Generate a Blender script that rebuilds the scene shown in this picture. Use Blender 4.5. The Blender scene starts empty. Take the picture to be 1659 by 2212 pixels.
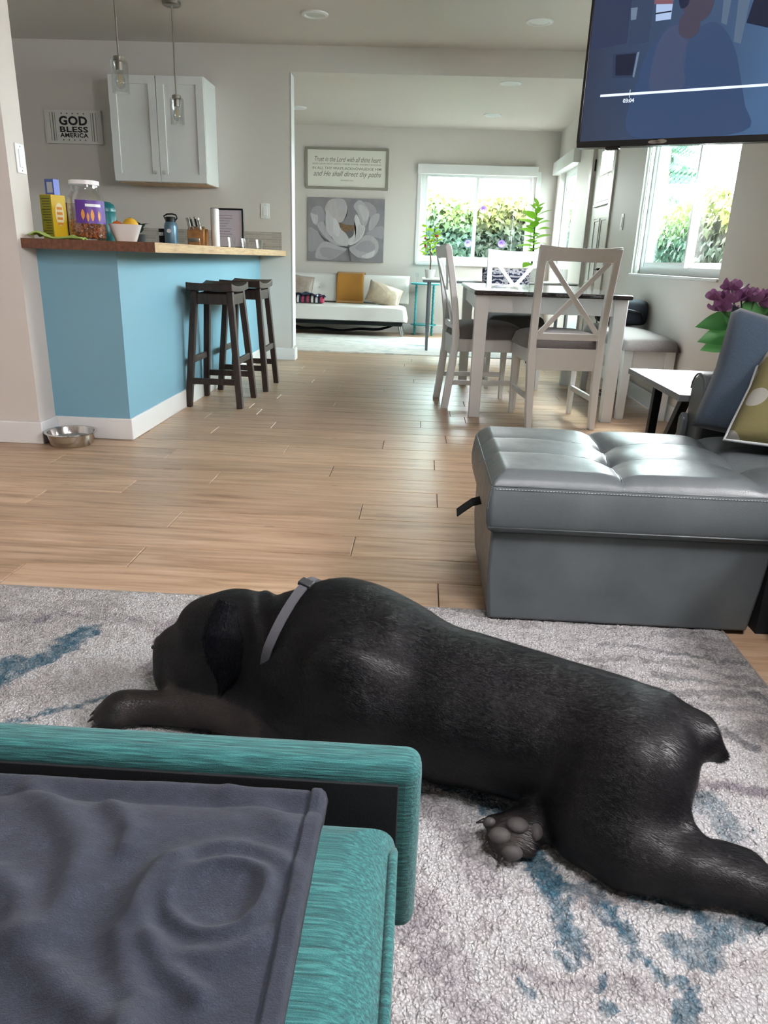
import bpy, bmesh, math, random
import numpy as np
from mathutils import Vector, Matrix, Euler
random.seed(7); RNG = np.random.default_rng(11)
PI = math.pi
scene = bpy.context.scene
C = scene.collection

# ------------------------------------------------------------------ camera
cam_d = bpy.data.cameras.new('camera'); cam = bpy.data.objects.new('camera', cam_d); C.objects.link(cam)
cam_d.sensor_fit = 'VERTICAL'; cam_d.sensor_height = 24.0
cam_d.lens = 24.0 * 1580.0 / 2212.0
cam_d.clip_start = 0.02; cam_d.clip_end = 200
# columns: right, up, back of the camera in world axes (x right, y into the room, z up)
cam.matrix_world = Matrix(((0.99817643, -0.04708427, 0.03777415, 0.0),
                           (0.05108932, 0.32565704, -0.94410665, 0.0),
                           (0.03215115, 0.94431486, 0.32746869, 0.89),
                           (0, 0, 0, 1)))
scene.camera = cam

# ------------------------------------------------------------------ sky, sun, daylight, exposure
SKY = 30.0
w = bpy.data.worlds.new('sky'); scene.world = w; w.use_nodes = True
nt = w.node_tree; bg = nt.nodes['Background']
bg.inputs[0].default_value = (0.99, 0.965, 0.99, 1); bg.inputs[1].default_value = SKY
sun_d = bpy.data.lights.new('sun', 'SUN'); sun_d.energy = 3.5; sun_d.angle = math.radians(8); sun_d.color = (1, 0.95, 0.86)
sun = bpy.data.objects.new('sun', sun_d); C.objects.link(sun)
sun.rotation_euler = Vector((-0.30, -0.42, -0.86)).to_track_quat('-Z', 'Y').to_euler()

def area(name, loc, direction, sx, sy, power, col=(0.9, 0.95, 1.0), portal=False):
    d = bpy.data.lights.new(name, 'AREA'); d.shape = 'RECTANGLE'; d.size = sx; d.size_y = sy; d.energy = power; d.color = col
    if portal: d.cycles.is_portal = True
    o = bpy.data.objects.new(name, d); C.objects.link(o); o.location = loc
    o.rotation_euler = Vector(direction).to_track_quat('-Z', 'Z' if abs(direction[2]) < .9 else 'Y').to_euler()
    return o
# portals guide the sky light through the windows the photograph shows
area('portal', (1.72, 4.97, 1.42), (-1, 0, 0), 1.7, 1.12, 1, portal=True)
area('portal', (1.72, 8.85, 1.38), (-1, 0, 0), 1.05, 1.0, 1, portal=True)
area('portal', (0.6, 9.8, 1.36), (0, -1, 0), 1.35, 1.0, 1, portal=True)
# unseen wall and ceiling openings added near the viewer to brighten the foreground
area('portal', (1.72, 0.95, 1.625), (-1, 0, 0), .7, .75, 1, portal=True)
area('portal', (0.525, 0.175, 2.56), (0, 0, -1), .55, .55, 1, portal=True)

scene.view_settings.view_transform = 'Standard'; scene.view_settings.look = 'None'
scene.view_settings.exposure = 1.12; scene.view_settings.gamma = 1.0
scene.view_settings.use_curve_mapping = False
scene.cycles.max_bounces = 6; scene.cycles.glossy_bounces = 3; scene.cycles.transmission_bounces = 3; scene.cycles.diffuse_bounces = 3
scene.cycles.caustics_reflective = False; scene.cycles.caustics_refractive = False

# ------------------------------------------------------------------ materials
def lin(c):
    if isinstance(c, str): c = tuple(int(c[i:i+2], 16) for i in (0, 2, 4))
    return tuple(((v/255)/12.92 if v/255 <= .04045 else ((v/255+.055)/1.055)**2.4) for v in c)
MATS = {}
class N:
    """small node-tree writer"""
    def __init__(s, name):
        s.m = bpy.data.materials.new(name); s.m.use_nodes = True; s.t = s.m.node_tree
        s.b = s.t.nodes['Principled BSDF']; s.out = s.t.nodes['Material Output']; MATS[name] = s.m
    def n(s, kind, **kw):
        x = s.t.nodes.new('ShaderNode' + kind)
        for k, v in kw.items():
            if k in ('inp',):
                for i, q in v.items(): x.inputs[i].default_value = q
            else: setattr(x, k, v)
        return x
    def l(s, a, b): s.t.links.new(a, b)
    def coord(s, kind='Object', scale=(1, 1, 1), rnd=0):
        tc = s.n('TexCoord'); mp = s.n('Mapping'); mp.inputs['Scale'].default_value = scale
        s.l(tc.outputs[kind], mp.inputs['Vector'])
        if rnd:
            oi = s.n('ObjectInfo'); mu = s.n('VectorMath', operation='SCALE'); cb = s.n('CombineXYZ')
            s.l(oi.outputs['Random'], cb.inputs[0]); s.l(oi.outputs['Random'], cb.inputs[1]); s.l(oi.outputs['Random'], cb.inputs[2])
            s.l(cb.outputs[0], mu.inputs[0]); mu.inputs['Scale'].default_value = rnd
            s.l(mu.outputs[0], mp.inputs['Location'])
        return mp.outputs[0]
    def noise(s, vec, scale, detail=4, rough=.55, dist=0):
        x = s.n('TexNoise'); x.inputs['Scale'].default_value = scale; x.inputs['Detail'].default_value = detail
        x.inputs['Roughness'].default_value = rough; x.inputs['Distortion'].default_value = dist
        if vec is not None: s.l(vec, x.inputs['Vector'])
        return x.outputs['Fac']
    def ramp(s, fac, stops):
        x = s.n('ValToRGB'); e = x.color_ramp.elements
        while len(e) < len(stops): e.new(.5)
        for el, (p, c) in zip(e, stops): el.position = p; el.color = (*lin(c), 1)
        s.l(fac, x.inputs[0]); return x.outputs[0]
    def mix(s, fac, a, b, mode='MIX'):
        x = s.n('Mix', data_type='RGBA', blend_type=mode)
        for sock, v in ((0, fac), (6, a), (7, b)):
            if isinstance(v, (int, float)): x.inputs[sock].default_value = v
            elif isinstance(v, (str, tuple)): x.inputs[sock].default_value = (*lin(v), 1)
            else: s.l(v, x.inputs[sock])
        return x.outputs[2]
    def math(s, op, a, b=None, clamp=False):
        x = s.n('Math', operation=op); x.use_clamp = clamp
        for i, v in enumerate((a, b)):
            if v is None: continue
            if isinstance(v, (int, float)): x.inputs[i].default_value = v
            else: s.l(v, x.inputs[i])
        return x.outputs[0]
    def bump(s, h, strength=.3, dist=.002):
        x = s.n('Bump'); x.inputs['Strength'].default_value = strength; x.inputs['Distance'].default_value = dist
        s.l(h, x.inputs['Height']); s.l(x.outputs[0], s.b.inputs['Normal']); return x
    def set(s, **kw):
        names = dict(col='Base Color', rough='Roughness', metal='Metallic', sheen='Sheen Weight', coat='Coat Weight', spec='Specular IOR Level',
                     trans='Transmission Weight', ecol='Emission Color', estr='Emission Strength', sub='Subsurface Weight', srough='Sheen Roughness', aniso='Anisotropic', stint='Sheen Tint')
        for k, v in kw.items():
            i = s.b.inputs[names[k]]
            if hasattr(v, 'is_output'): s.l(v, i)
            elif isinstance(v, (str, tuple)): i.default_value = (*lin(v), 1)
            else: i.default_value = v
        return s

def pm(name, col, rough=.5, metal=0, var=0, vscale=6, bump=0, bscale=200, bdist=.001, **kw):
    if name in MATS: return MATS[name]
    s = N(name); s.set(rough=rough, metal=metal, **kw)
    if var:
        v = s.coord()
        f = s.noise(v, vscale, 4)
        c = lin(col); d = tuple(min(255, int(q*(1-var))) for q in (tuple(int(col[i:i+2], 16) for i in (0, 2, 4)) if isinstance(col, str) else col))
        s.set(col=s.ramp(f, [(.3, d), (.7, col)]))
    else: s.set(col=col)
    if bump:
        s.bump(s.noise(s.coord(), bscale, 3), bump, bdist)
    return s.m

def glass(name, tint=(1, 1, 1), refl=.08, rough=.0):
    s = N(name); t = s.t; t.nodes.remove(s.b)
    tr = s.n('BsdfTransparent'); tr.inputs[0].default_value = (*tint, 1)
    gl = s.n('BsdfGlossy'); gl.inputs['Roughness'].default_value = rough
    lw = s.n('LayerWeight'); lw.inputs['Blend'].default_value = .25
    fac = s.math('ADD', s.math('MULTIPLY', lw.outputs['Facing'], refl*3), refl*.4, True)
    mx = s.n('MixShader'); s.l(fac, mx.inputs[0]); s.l(tr.outputs[0], mx.inputs[1]); s.l(gl.outputs[0], mx.inputs[2]); s.l(mx.outputs[0], s.out.inputs[0])
    return s.m

def emis(name, col, strength=1.0):
    s = N(name); s.set(col=(0, 0, 0), ecol=col, estr=strength, rough=.25, spec=.3); return s.m

# walls and ceiling
for nm, c in (('wall_paint', 'd9d3cd'), ('ceiling_paint', 'd8d0c9'), ('blue_paint', '7fadc0')):
    s = N(nm); v = s.coord(); f = s.noise(v, 1.3, 3); s.set(col=s.mix(s.math('MULTIPLY', f, .10), c, 'a8a49d' if nm != 'blue_paint' else '5f8ea3'), rough=.55, spec=.35)
    s.bump(s.noise(v, 120, 2), .12, .0015)
pm('trim_white', 'e9eaea', .35); pm('white_lacquer', 'e2e4e3', .38, bump=.03, bscale=40); pm('door_paint', 'c9c6bf', .4)
pm('vinyl_white', 'eceeee', .3)
pm('black_metal', '15171a', .45, .4); pm('chrome', 'd9dbdd', .12, 1); pm('nickel', 'a9a59d', .28, 1); pm('steel', 'c8c6c2', .16, 1)
glass('window_glass', (.97, 1, .99), .05); glass('tinted_pane', (.76, .89, .875), .07); glass('screened_pane', (.70, .71, .71), .04); glass('clear_glass', (.96, .97, .97), .16); glass('clear_plastic', (.93, .94, .95), .2, .05)

# floor planks
s = N('oak_plank'); v = s.coord('Object', (1, 1, 1), 37.0)
mp = s.n('Mapping'); mp.inputs['Scale'].default_value = (1.6, 22, 1); s.l(v, mp.inputs['Vector'])
g1 = s.noise(mp.outputs[0], 1.6, 6, .62, .6)
mp2 = s.n('Mapping'); mp2.inputs['Scale'].default_value = (4, 130, 1); s.l(v, mp2.inputs['Vector'])
g2 = s.noise(mp2.outputs[0], 1.0, 4, .6)
mp3 = s.n('Mapping'); mp3.inputs['Scale'].default_value = (5.0, 18, 1); s.l(v, mp3.inputs['Vector'])
kn = s.noise(mp3.outputs[0], 1.0, 2, .5)
col = s.ramp(g1, [(.26, '8f7358'), (.42, 'b99b7e'), (.58, 'cfb296'), (.78, 'dcc6ad')])
col = s.mix(s.math('MULTIPLY', g2, .40), col, 'b09478', 'MULTIPLY')
col = s.mix(s.math('MULTIPLY', s.math('GREATER_THAN', kn, .735), .4), col, '6f543d')
oi = s.n('ObjectInfo'); hs = s.n('HueSaturation'); s.l(col, hs.inputs['Color'])
s.l(s.math('ADD', s.math('MULTIPLY', oi.outputs['Random'], .20), .84), hs.inputs['Value']); hs.inputs['Saturation'].default_value = 1.0
s.set(col=hs.outputs[0], rough=s.math('ADD', s.math('MULTIPLY', g1, .18), .28), spec=.45)
s.bump(g2, .10, .001)
pm('subfloor', '6a5644', .8)

# fabrics and such
s = N('teal_chenille'); v = s.coord('Object', (26, 430, 430)); v2 = s.coord('Object')
r1 = s.noise(v, 1.0, 2, .5, .3); fz = s.noise(v2, 1100, 3); f2 = s.noise(v2, 160, 3)
h = s.math('ADD', s.math('MULTIPLY', r1, .8), s.math('MULTIPLY', fz, .3))
s.set(col=s.mix(s.math('MULTIPLY', f2, .3), s.ramp(h, [(.32, '0a2e32'), (.55, '1b5757'), (.78, '3c7f7c')]), '154a4b'), rough=.9, sheen=.12); s.bump(h, .9, .0022)
s = N('black_lining'); s.set(col='0b0f13', rough=.9); s.bump(s.noise(s.coord(), 500, 3), .4, .001)
s = N('grey_fleece'); v = s.coord(); f = s.noise(v, 700, 4, .7); f2 = s.noise(v, 60, 5, .65)
s.set(col=s.ramp(s.math('ADD', s.math('MULTIPLY', f, .5), s.math('MULTIPLY', f2, .5)), [(.3, '181c27'), (.55, '252a38'), (.75, '404656')]), rough=.95, sheen=.05, srough=.5)
s.bump(s.math('ADD', s.math('MULTIPLY', f, .7), f2), .9, .0022)
s = N('grey_leather'); v = s.coord()
vo = s.n('TexVoronoi', feature='F1'); vo.inputs['Scale'].default_value = 420; s.l(v, vo.inputs['Vector'])
f = s.noise(v, 7, 4); s.set(col=s.ramp(f, [(.3, '4c5255'), (.7, '5a6062')]), rough=s.math('ADD', s.math('MULTIPLY', s.noise(v, 30, 4), .22), .27), spec=.5)
s.bump(s.math('ADD', vo.outputs['Distance'], s.noise(v, 50, 3)), .22, .001)
pm('seam_thread', 'a9aeb0', .7); pm('seam_dark', '50565a', .6)
s = N('white_leatherette'); v = s.coord(); s.set(col='dcdcd8', rough=.42); s.bump(s.noise(v, 90, 3), .1, .001)
s = N('seat_fabric'); v = s.coord(); f = s.noise(v, 350, 3); s.set(col=s.ramp(f, [(.3, '524d4c'), (.7, '766f6d')]), rough=.85, sheen=.3); s.bump(f, .35, .001)
s = N('dark_wood'); v = s.coord('Object', (12, 12, 1.2)); f = s.noise(v, 5, 5, .6, .4); s.set(col=s.ramp(f, [(.3, '241a17'), (.7, '43342d')]), rough=.42, spec=.4); s.bump(f, .08, .001)
s = N('espresso_top'); v = s.coord('Object', (8, 1, 8)); f = s.noise(v, 7, 5, .6, .3); s.set(col=s.ramp(f, [(.3, '1a1517'), (.7, '2e2527')]), rough=.2, coat=.25)
s = N('butcher_block'); v = s.coord('Object', (14, 1.2, 14), 19.0); f = s.noise(v, 5, 5, .6, .5)
oi = s.n('ObjectInfo'); hs = s.n('HueSaturation'); s.l(s.ramp(f, [(.25, 'a57c50'), (.55, 'cda878'), (.8, 'dfc295')]), hs.inputs['Color']); s.l(s.math('ADD', s.math('MULTIPLY', oi.outputs['Random'], .45), .72), hs.inputs['Value'])
s.set(col=hs.outputs[0], rough=.38)
pm('end_grain', '7a4f38', .5, var=.3, vscale=60)
# backsplash
s = N('backsplash_tile'); v = s.coord('Generated'); br = s.n('TexBrick'); tc = s.coord('Object')
mp = s.n('Mapping'); mp.inputs['Rotation'].default_value = (PI/2, 0, 0); s.l(tc, mp.inputs['Vector']); s.l(mp.outputs[0], br.inputs['Vector'])
br.inputs['Scale'].default_value = 9; br.inputs['Color1'].default_value = (*lin('b9b0a6'), 1); br.inputs['Color2'].default_value = (*lin('9f9890'), 1); br.inputs['Mortar'].default_value = (*lin('c9c5be'), 1)
br.inputs['Mortar Size'].default_value = .008; br.inputs['Row Height'].default_value = .17; br.inputs['Brick Width'].default_value = .9
s.set(col=br.outputs['Color'], rough=.4)

# ------------------------------------------------------------------ mesh helpers
class MB:
    def __init__(s): s.v = []; s.f = []
    def add(s, vs, fs):
        o = len(s.v); s.v += [tuple(q) for q in vs]; s.f += [tuple(o+i for i in f) for f in fs]; return s
    def box(s, x0, x1, y0, y1, z0, z1):
        return s.add([(x0,y0,z0),(x1,y0,z0),(x1,y1,z0),(x0,y1,z0),(x0,y0,z1),(x1,y0,z1),(x1,y1,z1),(x0,y1,z1)],
                     [(3,2,1,0),(4,5,6,7),(0,1,5,4),(1,2,6,5),(2,3,7,6),(3,0,4,7)])
    def bar(s, p0, p1, w, h, up=(0,0,1), w1=None, h1=None):
        """a square bar from p0 to p1: w across, h along up"""
        p0, p1 = Vector(p0), Vector(p1); d = (p1-p0).normalized(); u = Vector(up)
        if abs(d.dot(u)) > .98: u = Vector((0,1,0))
        r = d.cross(u).normalized(); u = r.cross(d).normalized(); w1 = w if w1 is None else w1; h1 = h if h1 is None else h1
        q = []
        for p, a, b in ((p0, w, h), (p1, w1, h1)):
            q += [p-r*a/2-u*b/2, p+r*a/2-u*b/2, p+r*a/2+u*b/2, p-r*a/2+u*b/2]
        return s.add(q, [(3,2,1,0),(4,5,6,7),(0,1,5,4),(1,2,6,5),(2,3,7,6),(3,0,4,7)])
    def tube(s, pts, r, n=10, caps=True, closed=False):
        pts = [Vector(p) for p in pts]; m = len(pts); rs = r if isinstance(r, (list, tuple)) else [r]*m
        vs = []; prev = None
        for i, p in enumerate(pts):
            a = pts[i-1] if (i > 0 or closed) else p; b = pts[(i+1) % m] if (i < m-1 or closed) else p
            d = (b-a).normalized() if (b-a).length > 1e-9 else Vector((0,0,1))
            if prev is None:
                u = Vector((0,0,1)) if abs(d.z) < .9 else Vector((1,0,0)); x = d.cross(u).normalized()
            else:
                x = (prev - d*prev.dot(d)).normalized()
            prev = x; y = d.cross(x)
            for k in range(n):
                t = 2*PI*k/n; vs.append(p + (x*math.cos(t)+y*math.sin(t))*rs[i])
        fs = []
        for i in range(m if closed else m-1):
            for k in range(n):
                a = i*n; b = ((i+1) % m)*n
                fs.append((a+k, a+(k+1) % n, b+(k+1) % n, b+k))
        if caps and not closed:
            fs.append(tuple(range(n-1, -1, -1))); fs.append(tuple((m-1)*n+k for k in range(n)))
        return s.add(vs, fs)
    def lathe(s, prof, n=24, c=(0,0,0), closed=False):
        vs = []; m = len(prof)
        for (r, z) in prof:
            for k in range(n):
                t = 2*PI*k/n; vs.append((c[0]+max(r,1e-5)*math.cos(t), c[1]+max(r,1e-5)*math.sin(t), c[2]+z))
        fs = []
        for i in range(m if closed else m-1):
            for k in range(n):
                j = (i+1) % m
                fs.append((i*n+k, i*n+(k+1) % n, j*n+(k+1) % n, j*n+k))
        return s.add(vs, fs)
    def prism(s, poly, d0, d1, f):
        """polygon (a,b) extruded from d0 to d1; f(a,b,d) -> xyz"""
        n = len(poly)
        vs = [f(a,b,d0) for a,b in poly] + [f(a,b,d1) for a,b in poly]
        fs = [tuple(range(n-1,-1,-1)), tuple(range(n,2*n))] + [(i,(i+1)%n,n+(i+1)%n,n+i) for i in range(n)]
        return s.add(vs, fs)
    def grid(s, fn, nu, nv):
        vs = [fn(i/nu, j/nv) for j in range(nv+1) for i in range(nu+1)]; w = nu+1
        return s.add(vs, [(j*w+i, j*w+i+1, (j+1)*w+i+1, (j+1)*w+i) for j in range(nv) for i in range(nu)])
    def ball(s, c, r, n=12, m=8, f=None):
        rx, ry, rz = (r,r,r) if isinstance(r,(int,float)) else r
        vs = []
        for j in range(m+1):
            ph = PI*j/m
            for k in range(n):
                t = 2*PI*k/n; q = Vector((rx*math.sin(ph)*math.cos(t), ry*math.sin(ph)*math.sin(t), -rz*math.cos(ph)))
                vs.append(Vector(c)+(f(q) if f else q))
        fs = [(j*n+k, j*n+(k+1)%n, (j+1)*n+(k+1)%n, (j+1)*n+k) for j in range(m) for k in range(n)]
        return s.add(vs, fs)
    def mesh(s, name, mat, smooth=False):
        me = bpy.data.meshes.new(name); me.from_pydata([tuple(v) for v in s.v], [], s.f)
        bm = bmesh.new(); bm.from_mesh(me); bmesh.ops.remove_doubles(bm, verts=bm.verts, dist=1e-6)
        bmesh.ops.recalc_face_normals(bm, faces=bm.faces); bm.to_mesh(me); bm.free()
        if mat: me.materials.append(MATS[mat])
        if smooth:
            me.shade_smooth()
            if smooth is not True: me.set_sharp_from_angle(angle=math.radians(smooth))
        return me
    def build(s, name, mat, parent=None, smooth=False, bevel=0, seg=2, sub=0, solid=0, loc=None, rot=None, noclean=False):
        me = s.mesh(name, mat, smooth if not bevel else 40)
        o = bpy.data.objects.new(name, me); C.objects.link(o)
        if parent: o.parent = parent
        if loc: o.location = loc
        if rot: o.rotation_euler = rot
        if solid: m = o.modifiers.new('solid', 'SOLIDIFY'); m.thickness = solid; m.offset = 0
        if bevel: m = o.modifiers.new('bevel', 'BEVEL'); m.width = bevel; m.segments = seg; m.limit_method = 'ANGLE'; m.angle_limit = math.radians(35)
        if sub: m = o.modifiers.new('sub', 'SUBSURF'); m.levels = sub; m.render_levels = sub
        return o

def tag(o, label=None, cat=None, group=None, kind=None):
    if label: o['label'] = label
    if cat: o['category'] = cat
    if group: o['group'] = group
    if kind: o['kind'] = kind
    return o
def thing(name, label, cat, loc=(0,0,0), rotz=0, group=None):
    o = bpy.data.objects.new(name, None); C.objects.link(o); o.empty_display_size = .05
    o.location = loc; o.rotation_euler = (0,0,rotz); return tag(o, label, cat, group)
def struct(o, label=None): return tag(o, label, None, None, 'structure')
def copy_tree(o, parent=None):
    c = o.copy(); C.objects.link(c)
    if parent: c.parent = parent
    for ch in list(o.children): copy_tree(ch, c)
    return c
def shared(name, me, parent, mtx):
    o = bpy.data.objects.new(name, me); C.objects.link(o); o.parent = parent; o.matrix_local = mtx; return o
def text(name, body, size, mat, parent, loc, rot, extrude=.0008, offset=0, shear=0, spacing=1.0, align='CENTER', xscale=1.0, width=None):
    cu = bpy.data.curves.new(name, 'FONT'); cu.body = body; cu.size = size; cu.extrude = extrude; cu.offset = offset; cu.shear = shear
    cu.space_character = spacing; cu.align_x = align; cu.align_y = 'CENTER'; cu.resolution_u = 3
    t = bpy.data.objects.new(name, cu); C.objects.link(t)
    bpy.context.view_layer.update()
    me = bpy.data.meshes.new_from_object(t.evaluated_get(bpy.context.evaluated_depsgraph_get())); bpy.data.objects.remove(t); bpy.data.curves.remove(cu)
    me.materials.clear(); me.materials.append(MATS[mat])
    o = bpy.data.objects.new(name, me); C.objects.link(o); o.parent = parent; o.location = loc; o.rotation_euler = rot; xs_ = [v.co.x for v in me.vertices]
    o.scale = (width/(max(xs_)-min(xs_)) if width else xscale,1,1); return o

# numpy noise
def vnoise(x, y, seed=0):
    xi = np.floor(x).astype(np.int64); yi = np.floor(y).astype(np.int64); xf = x-xi; yf = y-yi
    def h(a, b):
        n = (a*374761393 + b*668265263 + seed*974634777) & 0xffffffff
        n = ((n ^ (n >> 13))*1274126177) & 0xffffffff
        return ((n ^ (n >> 16)) & 0xffff)/65535.0
    u = xf*xf*(3-2*xf); v = yf*yf*(3-2*yf)
    return (h(xi,yi)*(1-u)+h(xi+1,yi)*u)*(1-v) + (h(xi,yi+1)*(1-u)+h(xi+1,yi+1)*u)*v
def fbm(x, y, sc, octv=4, seed=0):
    t = 0; a = .5; tot = 0
    for o in range(octv):
        t = t + a*vnoise(x*sc+13.7*o, y*sc-7.3*o, seed+o); tot += a; a *= .55; sc *= 2.03
    return t/tot
def seg_dist(x, y, pts):
    d = np.full(np.shape(x), 9.0)
    for (ax, ay), (bx, by) in zip(pts[:-1], pts[1:]):
        vx, vy = bx-ax, by-ay; L = vx*vx+vy*vy+1e-12
        t = np.clip(((x-ax)*vx+(y-ay)*vy)/L, 0, 1)
        d = np.minimum(d, np.hypot(x-ax-t*vx, y-ay-t*vy))
    return d
def np_mesh(name, V, F, mat, smooth=True):
    me = bpy.data.meshes.new(name); V = np.asarray(V, np.float32); F = np.asarray(F, np.int32)
    me.vertices.add(len(V)); me.vertices.foreach_set('co', V.ravel())
    k = F.shape[1]; me.loops.add(F.size); me.loops.foreach_set('vertex_index', F.ravel())
    me.polygons.add(len(F)); me.polygons.foreach_set('loop_start', np.arange(0, F.size, k, dtype=np.int32))
    me.update(calc_edges=True); me.validate()
    if mat: me.materials.append(MATS[mat])
    if smooth: me.shade_smooth()
    return me
def set_col(me, rgb, name='tint'):
    a = me.color_attributes.new(name, 'FLOAT_COLOR', 'POINT'); d = np.ones((len(me.vertices), 4), np.float32); d[:, :3] = rgb
    a.data.foreach_set('color', d.ravel())
def link(name, me, parent=None):
    o = bpy.data.objects.new(name, me); C.objects.link(o)
    if parent: o.parent = parent
    return o
# ================================================================== THE ROOM
XR = 1.55; YK = 6.60; YF = 9.65; CH = 2.455; CF = 2.36
# floor: base slab and planks
fb = MB().box(-3.5, XR+.1, -2.1, YF+.1, -.06, -.0125).build('floor', 'subfloor'); struct(fb, 'wood plank floor running through all the rooms')
def plank_mesh(L, wd):
    m = MB(); t = .0125; i = .0012; y = .0018
    a = [(i,i),(L-i,i),(L-i,wd-i),(i,wd-i)]; b = [(i+y,i+y),(L-i-y,i+y),(L-i-y,wd-i-y),(i+y,wd-i-y)]
    vs = [(p[0],p[1],-t) for p in a]+[(p[0],p[1],-.0016) for p in a]+[(p[0],p[1],0) for p in b]
    fs = [(8,9,10,11)]+[(k,(k+1)%4,4+(k+1)%4,4+k) for k in range(4)]+[(4+k,4+(k+1)%4,8+(k+1)%4,8+k) for k in range(4)]
    return m.add(vs, fs).mesh('plank', 'oak_plank')
PL, PW = 1.226, .1735
full = plank_mesh(PL, PW)
joint = {0:.086, 1:-.838, 2:-.186, 3:-.829, 4:-.189, 5:.097, 6:-.827, 7:-.36, 8:.093, 9:-.62, 10:-.16}
pr = random.Random(3)
for k in range(-5, 46):
    y0 = 1.78+PW*k
    if y0 > YF: break
    wd = min(PW, YF-y0)
    xl = -2.75 if y0 < 3.47 else (-1.42 if y0 < YK-.05 else -2.4)
    off = joint.get(k, pr.uniform(-.6, .6)); x = off - math.ceil((off-xl)/PL)*PL
    while x < XR:
        a, b = max(x, xl), min(x+PL, XR)
        if b-a > .03:
            if y0 < 1.0 or (y0 > 1.78-PW*2 and True) or y0 >= 1.0:
                me = full if (abs(b-a-PL) < 1e-6 and wd == PW) else plank_mesh(b-a, wd)
                o = link('plank', me, fb); o.location = (a, y0, 0)
        x += PL

def wall(name, boxes, mat='wall_paint', label=None):
    m = MB()
    for b in boxes: m.box(*b)
    return struct(m.build(name, mat), label)
def wall_x(x0, x1, ya, yb, za, zb, holes):
    """wall slab along y with rectangular holes (y0,y1,z0,z1), as boxes"""
    out = []; y = ya
    for (h0, h1, g0, g1) in sorted(holes):
        if h0 > y: out.append((x0, x1, y, h0, za, zb))
        if g0 > za: out.append((x0, x1, h0, h1, za, g0))
        if g1 < zb: out.append((x0, x1, h0, h1, g1, zb))
        y = h1
    if y < yb: out.append((x0, x1, y, yb, za, zb))
    return out
W1 = (4.11, 5.83, .845, 1.98); DR = (6.79, 7.62, 0.0, 2.03); W2 = (8.42, 9.42, .90, 1.90); W_ADDED = (.6, 1.3, 1.25, 2.0)  # last opening is unseen, added to light the foreground
wall('wall_right', wall_x(XR, XR+.14, -2.1, YF, 0, CH, [W1, DR, W2, W_ADDED]), label='pale grey right-hand wall with windows and the front door')
WB = (-.07, 1.31, .86, 1.92)
yb = [(a, b, c, d) for a, b, c, d in [WB]]
wall('wall_back', [(x0, x1, YF, YF+.14, z0, z1) for (x0, x1, z0, z1) in ((-2.5, WB[0], 0, CF), (WB[1], XR+.14, 0, CF), (WB[0], WB[1], 0, WB[2]), (WB[0], WB[1], WB[3], CF))], label='pale grey far wall behind the white sofa')
wall('wall_far_left', [(-2.6, -2.5, YK+.13, YF+.14, 0, CF)], label='far room side wall out of view')
wall('wall_kitchen', [(-3.5, -1.13, YK, YK+.13, 0, CH)], label='pale grey kitchen wall carrying the white cabinet')
wall('wall_header', [(-1.13, XR, YK, YK+.13, 2.269, CH)], label='header wall above the wide opening')
wall('wall_left', [(-3.5, -1.78, 3.33, 3.485, 0, CH)], label='pale grey stub wall at the near end of the peninsula')
wall('wall_kitchen_left', [(-3.5, -3.4, 3.485, YK, 0, CH)], label='kitchen side wall out of view')
wall('wall_near_left', [(-2.9, -2.8, -2.1, 3.33, 0, CH)], label='living room side wall out of view')
wall('wall_near', [(-2.9, XR, -2.1, -2.0, 0, CH)], label='wall behind the viewer out of view')
cm_ = MB()
for b in ((-3.5, XR+.14, .45, YK+.13), (-3.5, XR+.14, -2.1, -.1), (-3.5, .25, -.1, .45), (.8, XR+.14, -.1, .45)): cm_.box(*b, CH, CH+.08)  # gap between the boxes: unseen skylight added for light from above
struct(cm_.build('ceiling', 'ceiling_paint'), 'white ceiling of kitchen and living room')
struct(MB().box(-2.6, XR+.14, YK+.13, YF+.14, CF, CF+.08).build('ceiling_far', 'ceiling_paint'), 'lower white ceiling of the far room')
struct(MB().box(-1.13, -1.122, YK-.004, YK+.134, .12, 2.26).build('trim_opening', 'trim_white', bevel=.002), 'white corner trim on the edge of the opening')

# the blue peninsula under the worktop
pen = thing('peninsula_base', 'blue painted half wall carrying the butcher block worktop', 'peninsula', (-1.74, 5.04, 0))
MB().box(-.04-.3, .335, -1.555, 1.555, .0, .882).build('painted_panel', 'blue_paint', pen)
def bb(name, pts, label=None, h=.105, t=.014):
    """baseboard along wall points: (x0,y0,x1,y1,nx,ny) faces, n = side it stands out to"""
    m = MB()
    for (x0, y0, x1, y1, nx, ny) in pts:
        xs = sorted((x0, x1)); ys = sorted((y0, y1))
        if nx: a = sorted((x0, x0+nx*t)); m.box(a[0], a[1], ys[0], ys[1], 0, h)
        else: a = sorted((y0, y0+ny*t)); m.box(xs[0], xs[1], a[0], a[1], 0, h)
    return struct(m.build(name, 'trim_white', bevel=.004), label)
bb('baseboard_left', [(-2.9, 3.33, -1.78, 3.33, 0, -1), (-1.78, 3.316, -1.78, 3.485, 1, 0)], 'white baseboard of the stub wall')
o = bb('baseboard_peninsula', [(-1.766, 3.485, -1.405, 3.485, 0, -1), (-1.405, 3.471, -1.405, YK, 1, 0)], 'white baseboard round the blue peninsula')
bb('baseboard_kitchen', [(-1.39, YK, -1.122, YK, 0, -1), (-1.122, YK-.014, -1.122, YK+.13, 1, 0)], 'white baseboard beside the opening')
bb('baseboard_right', [(XR, -2.0, XR, 6.70, -1, 0), (XR, 7.71, XR, YF, -1, 0)], 'white baseboard along the right-hand wall')
bb('baseboard_back', [(-2.5, YF, XR, YF, 0, -1)], 'white baseboard along the far wall')

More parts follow.
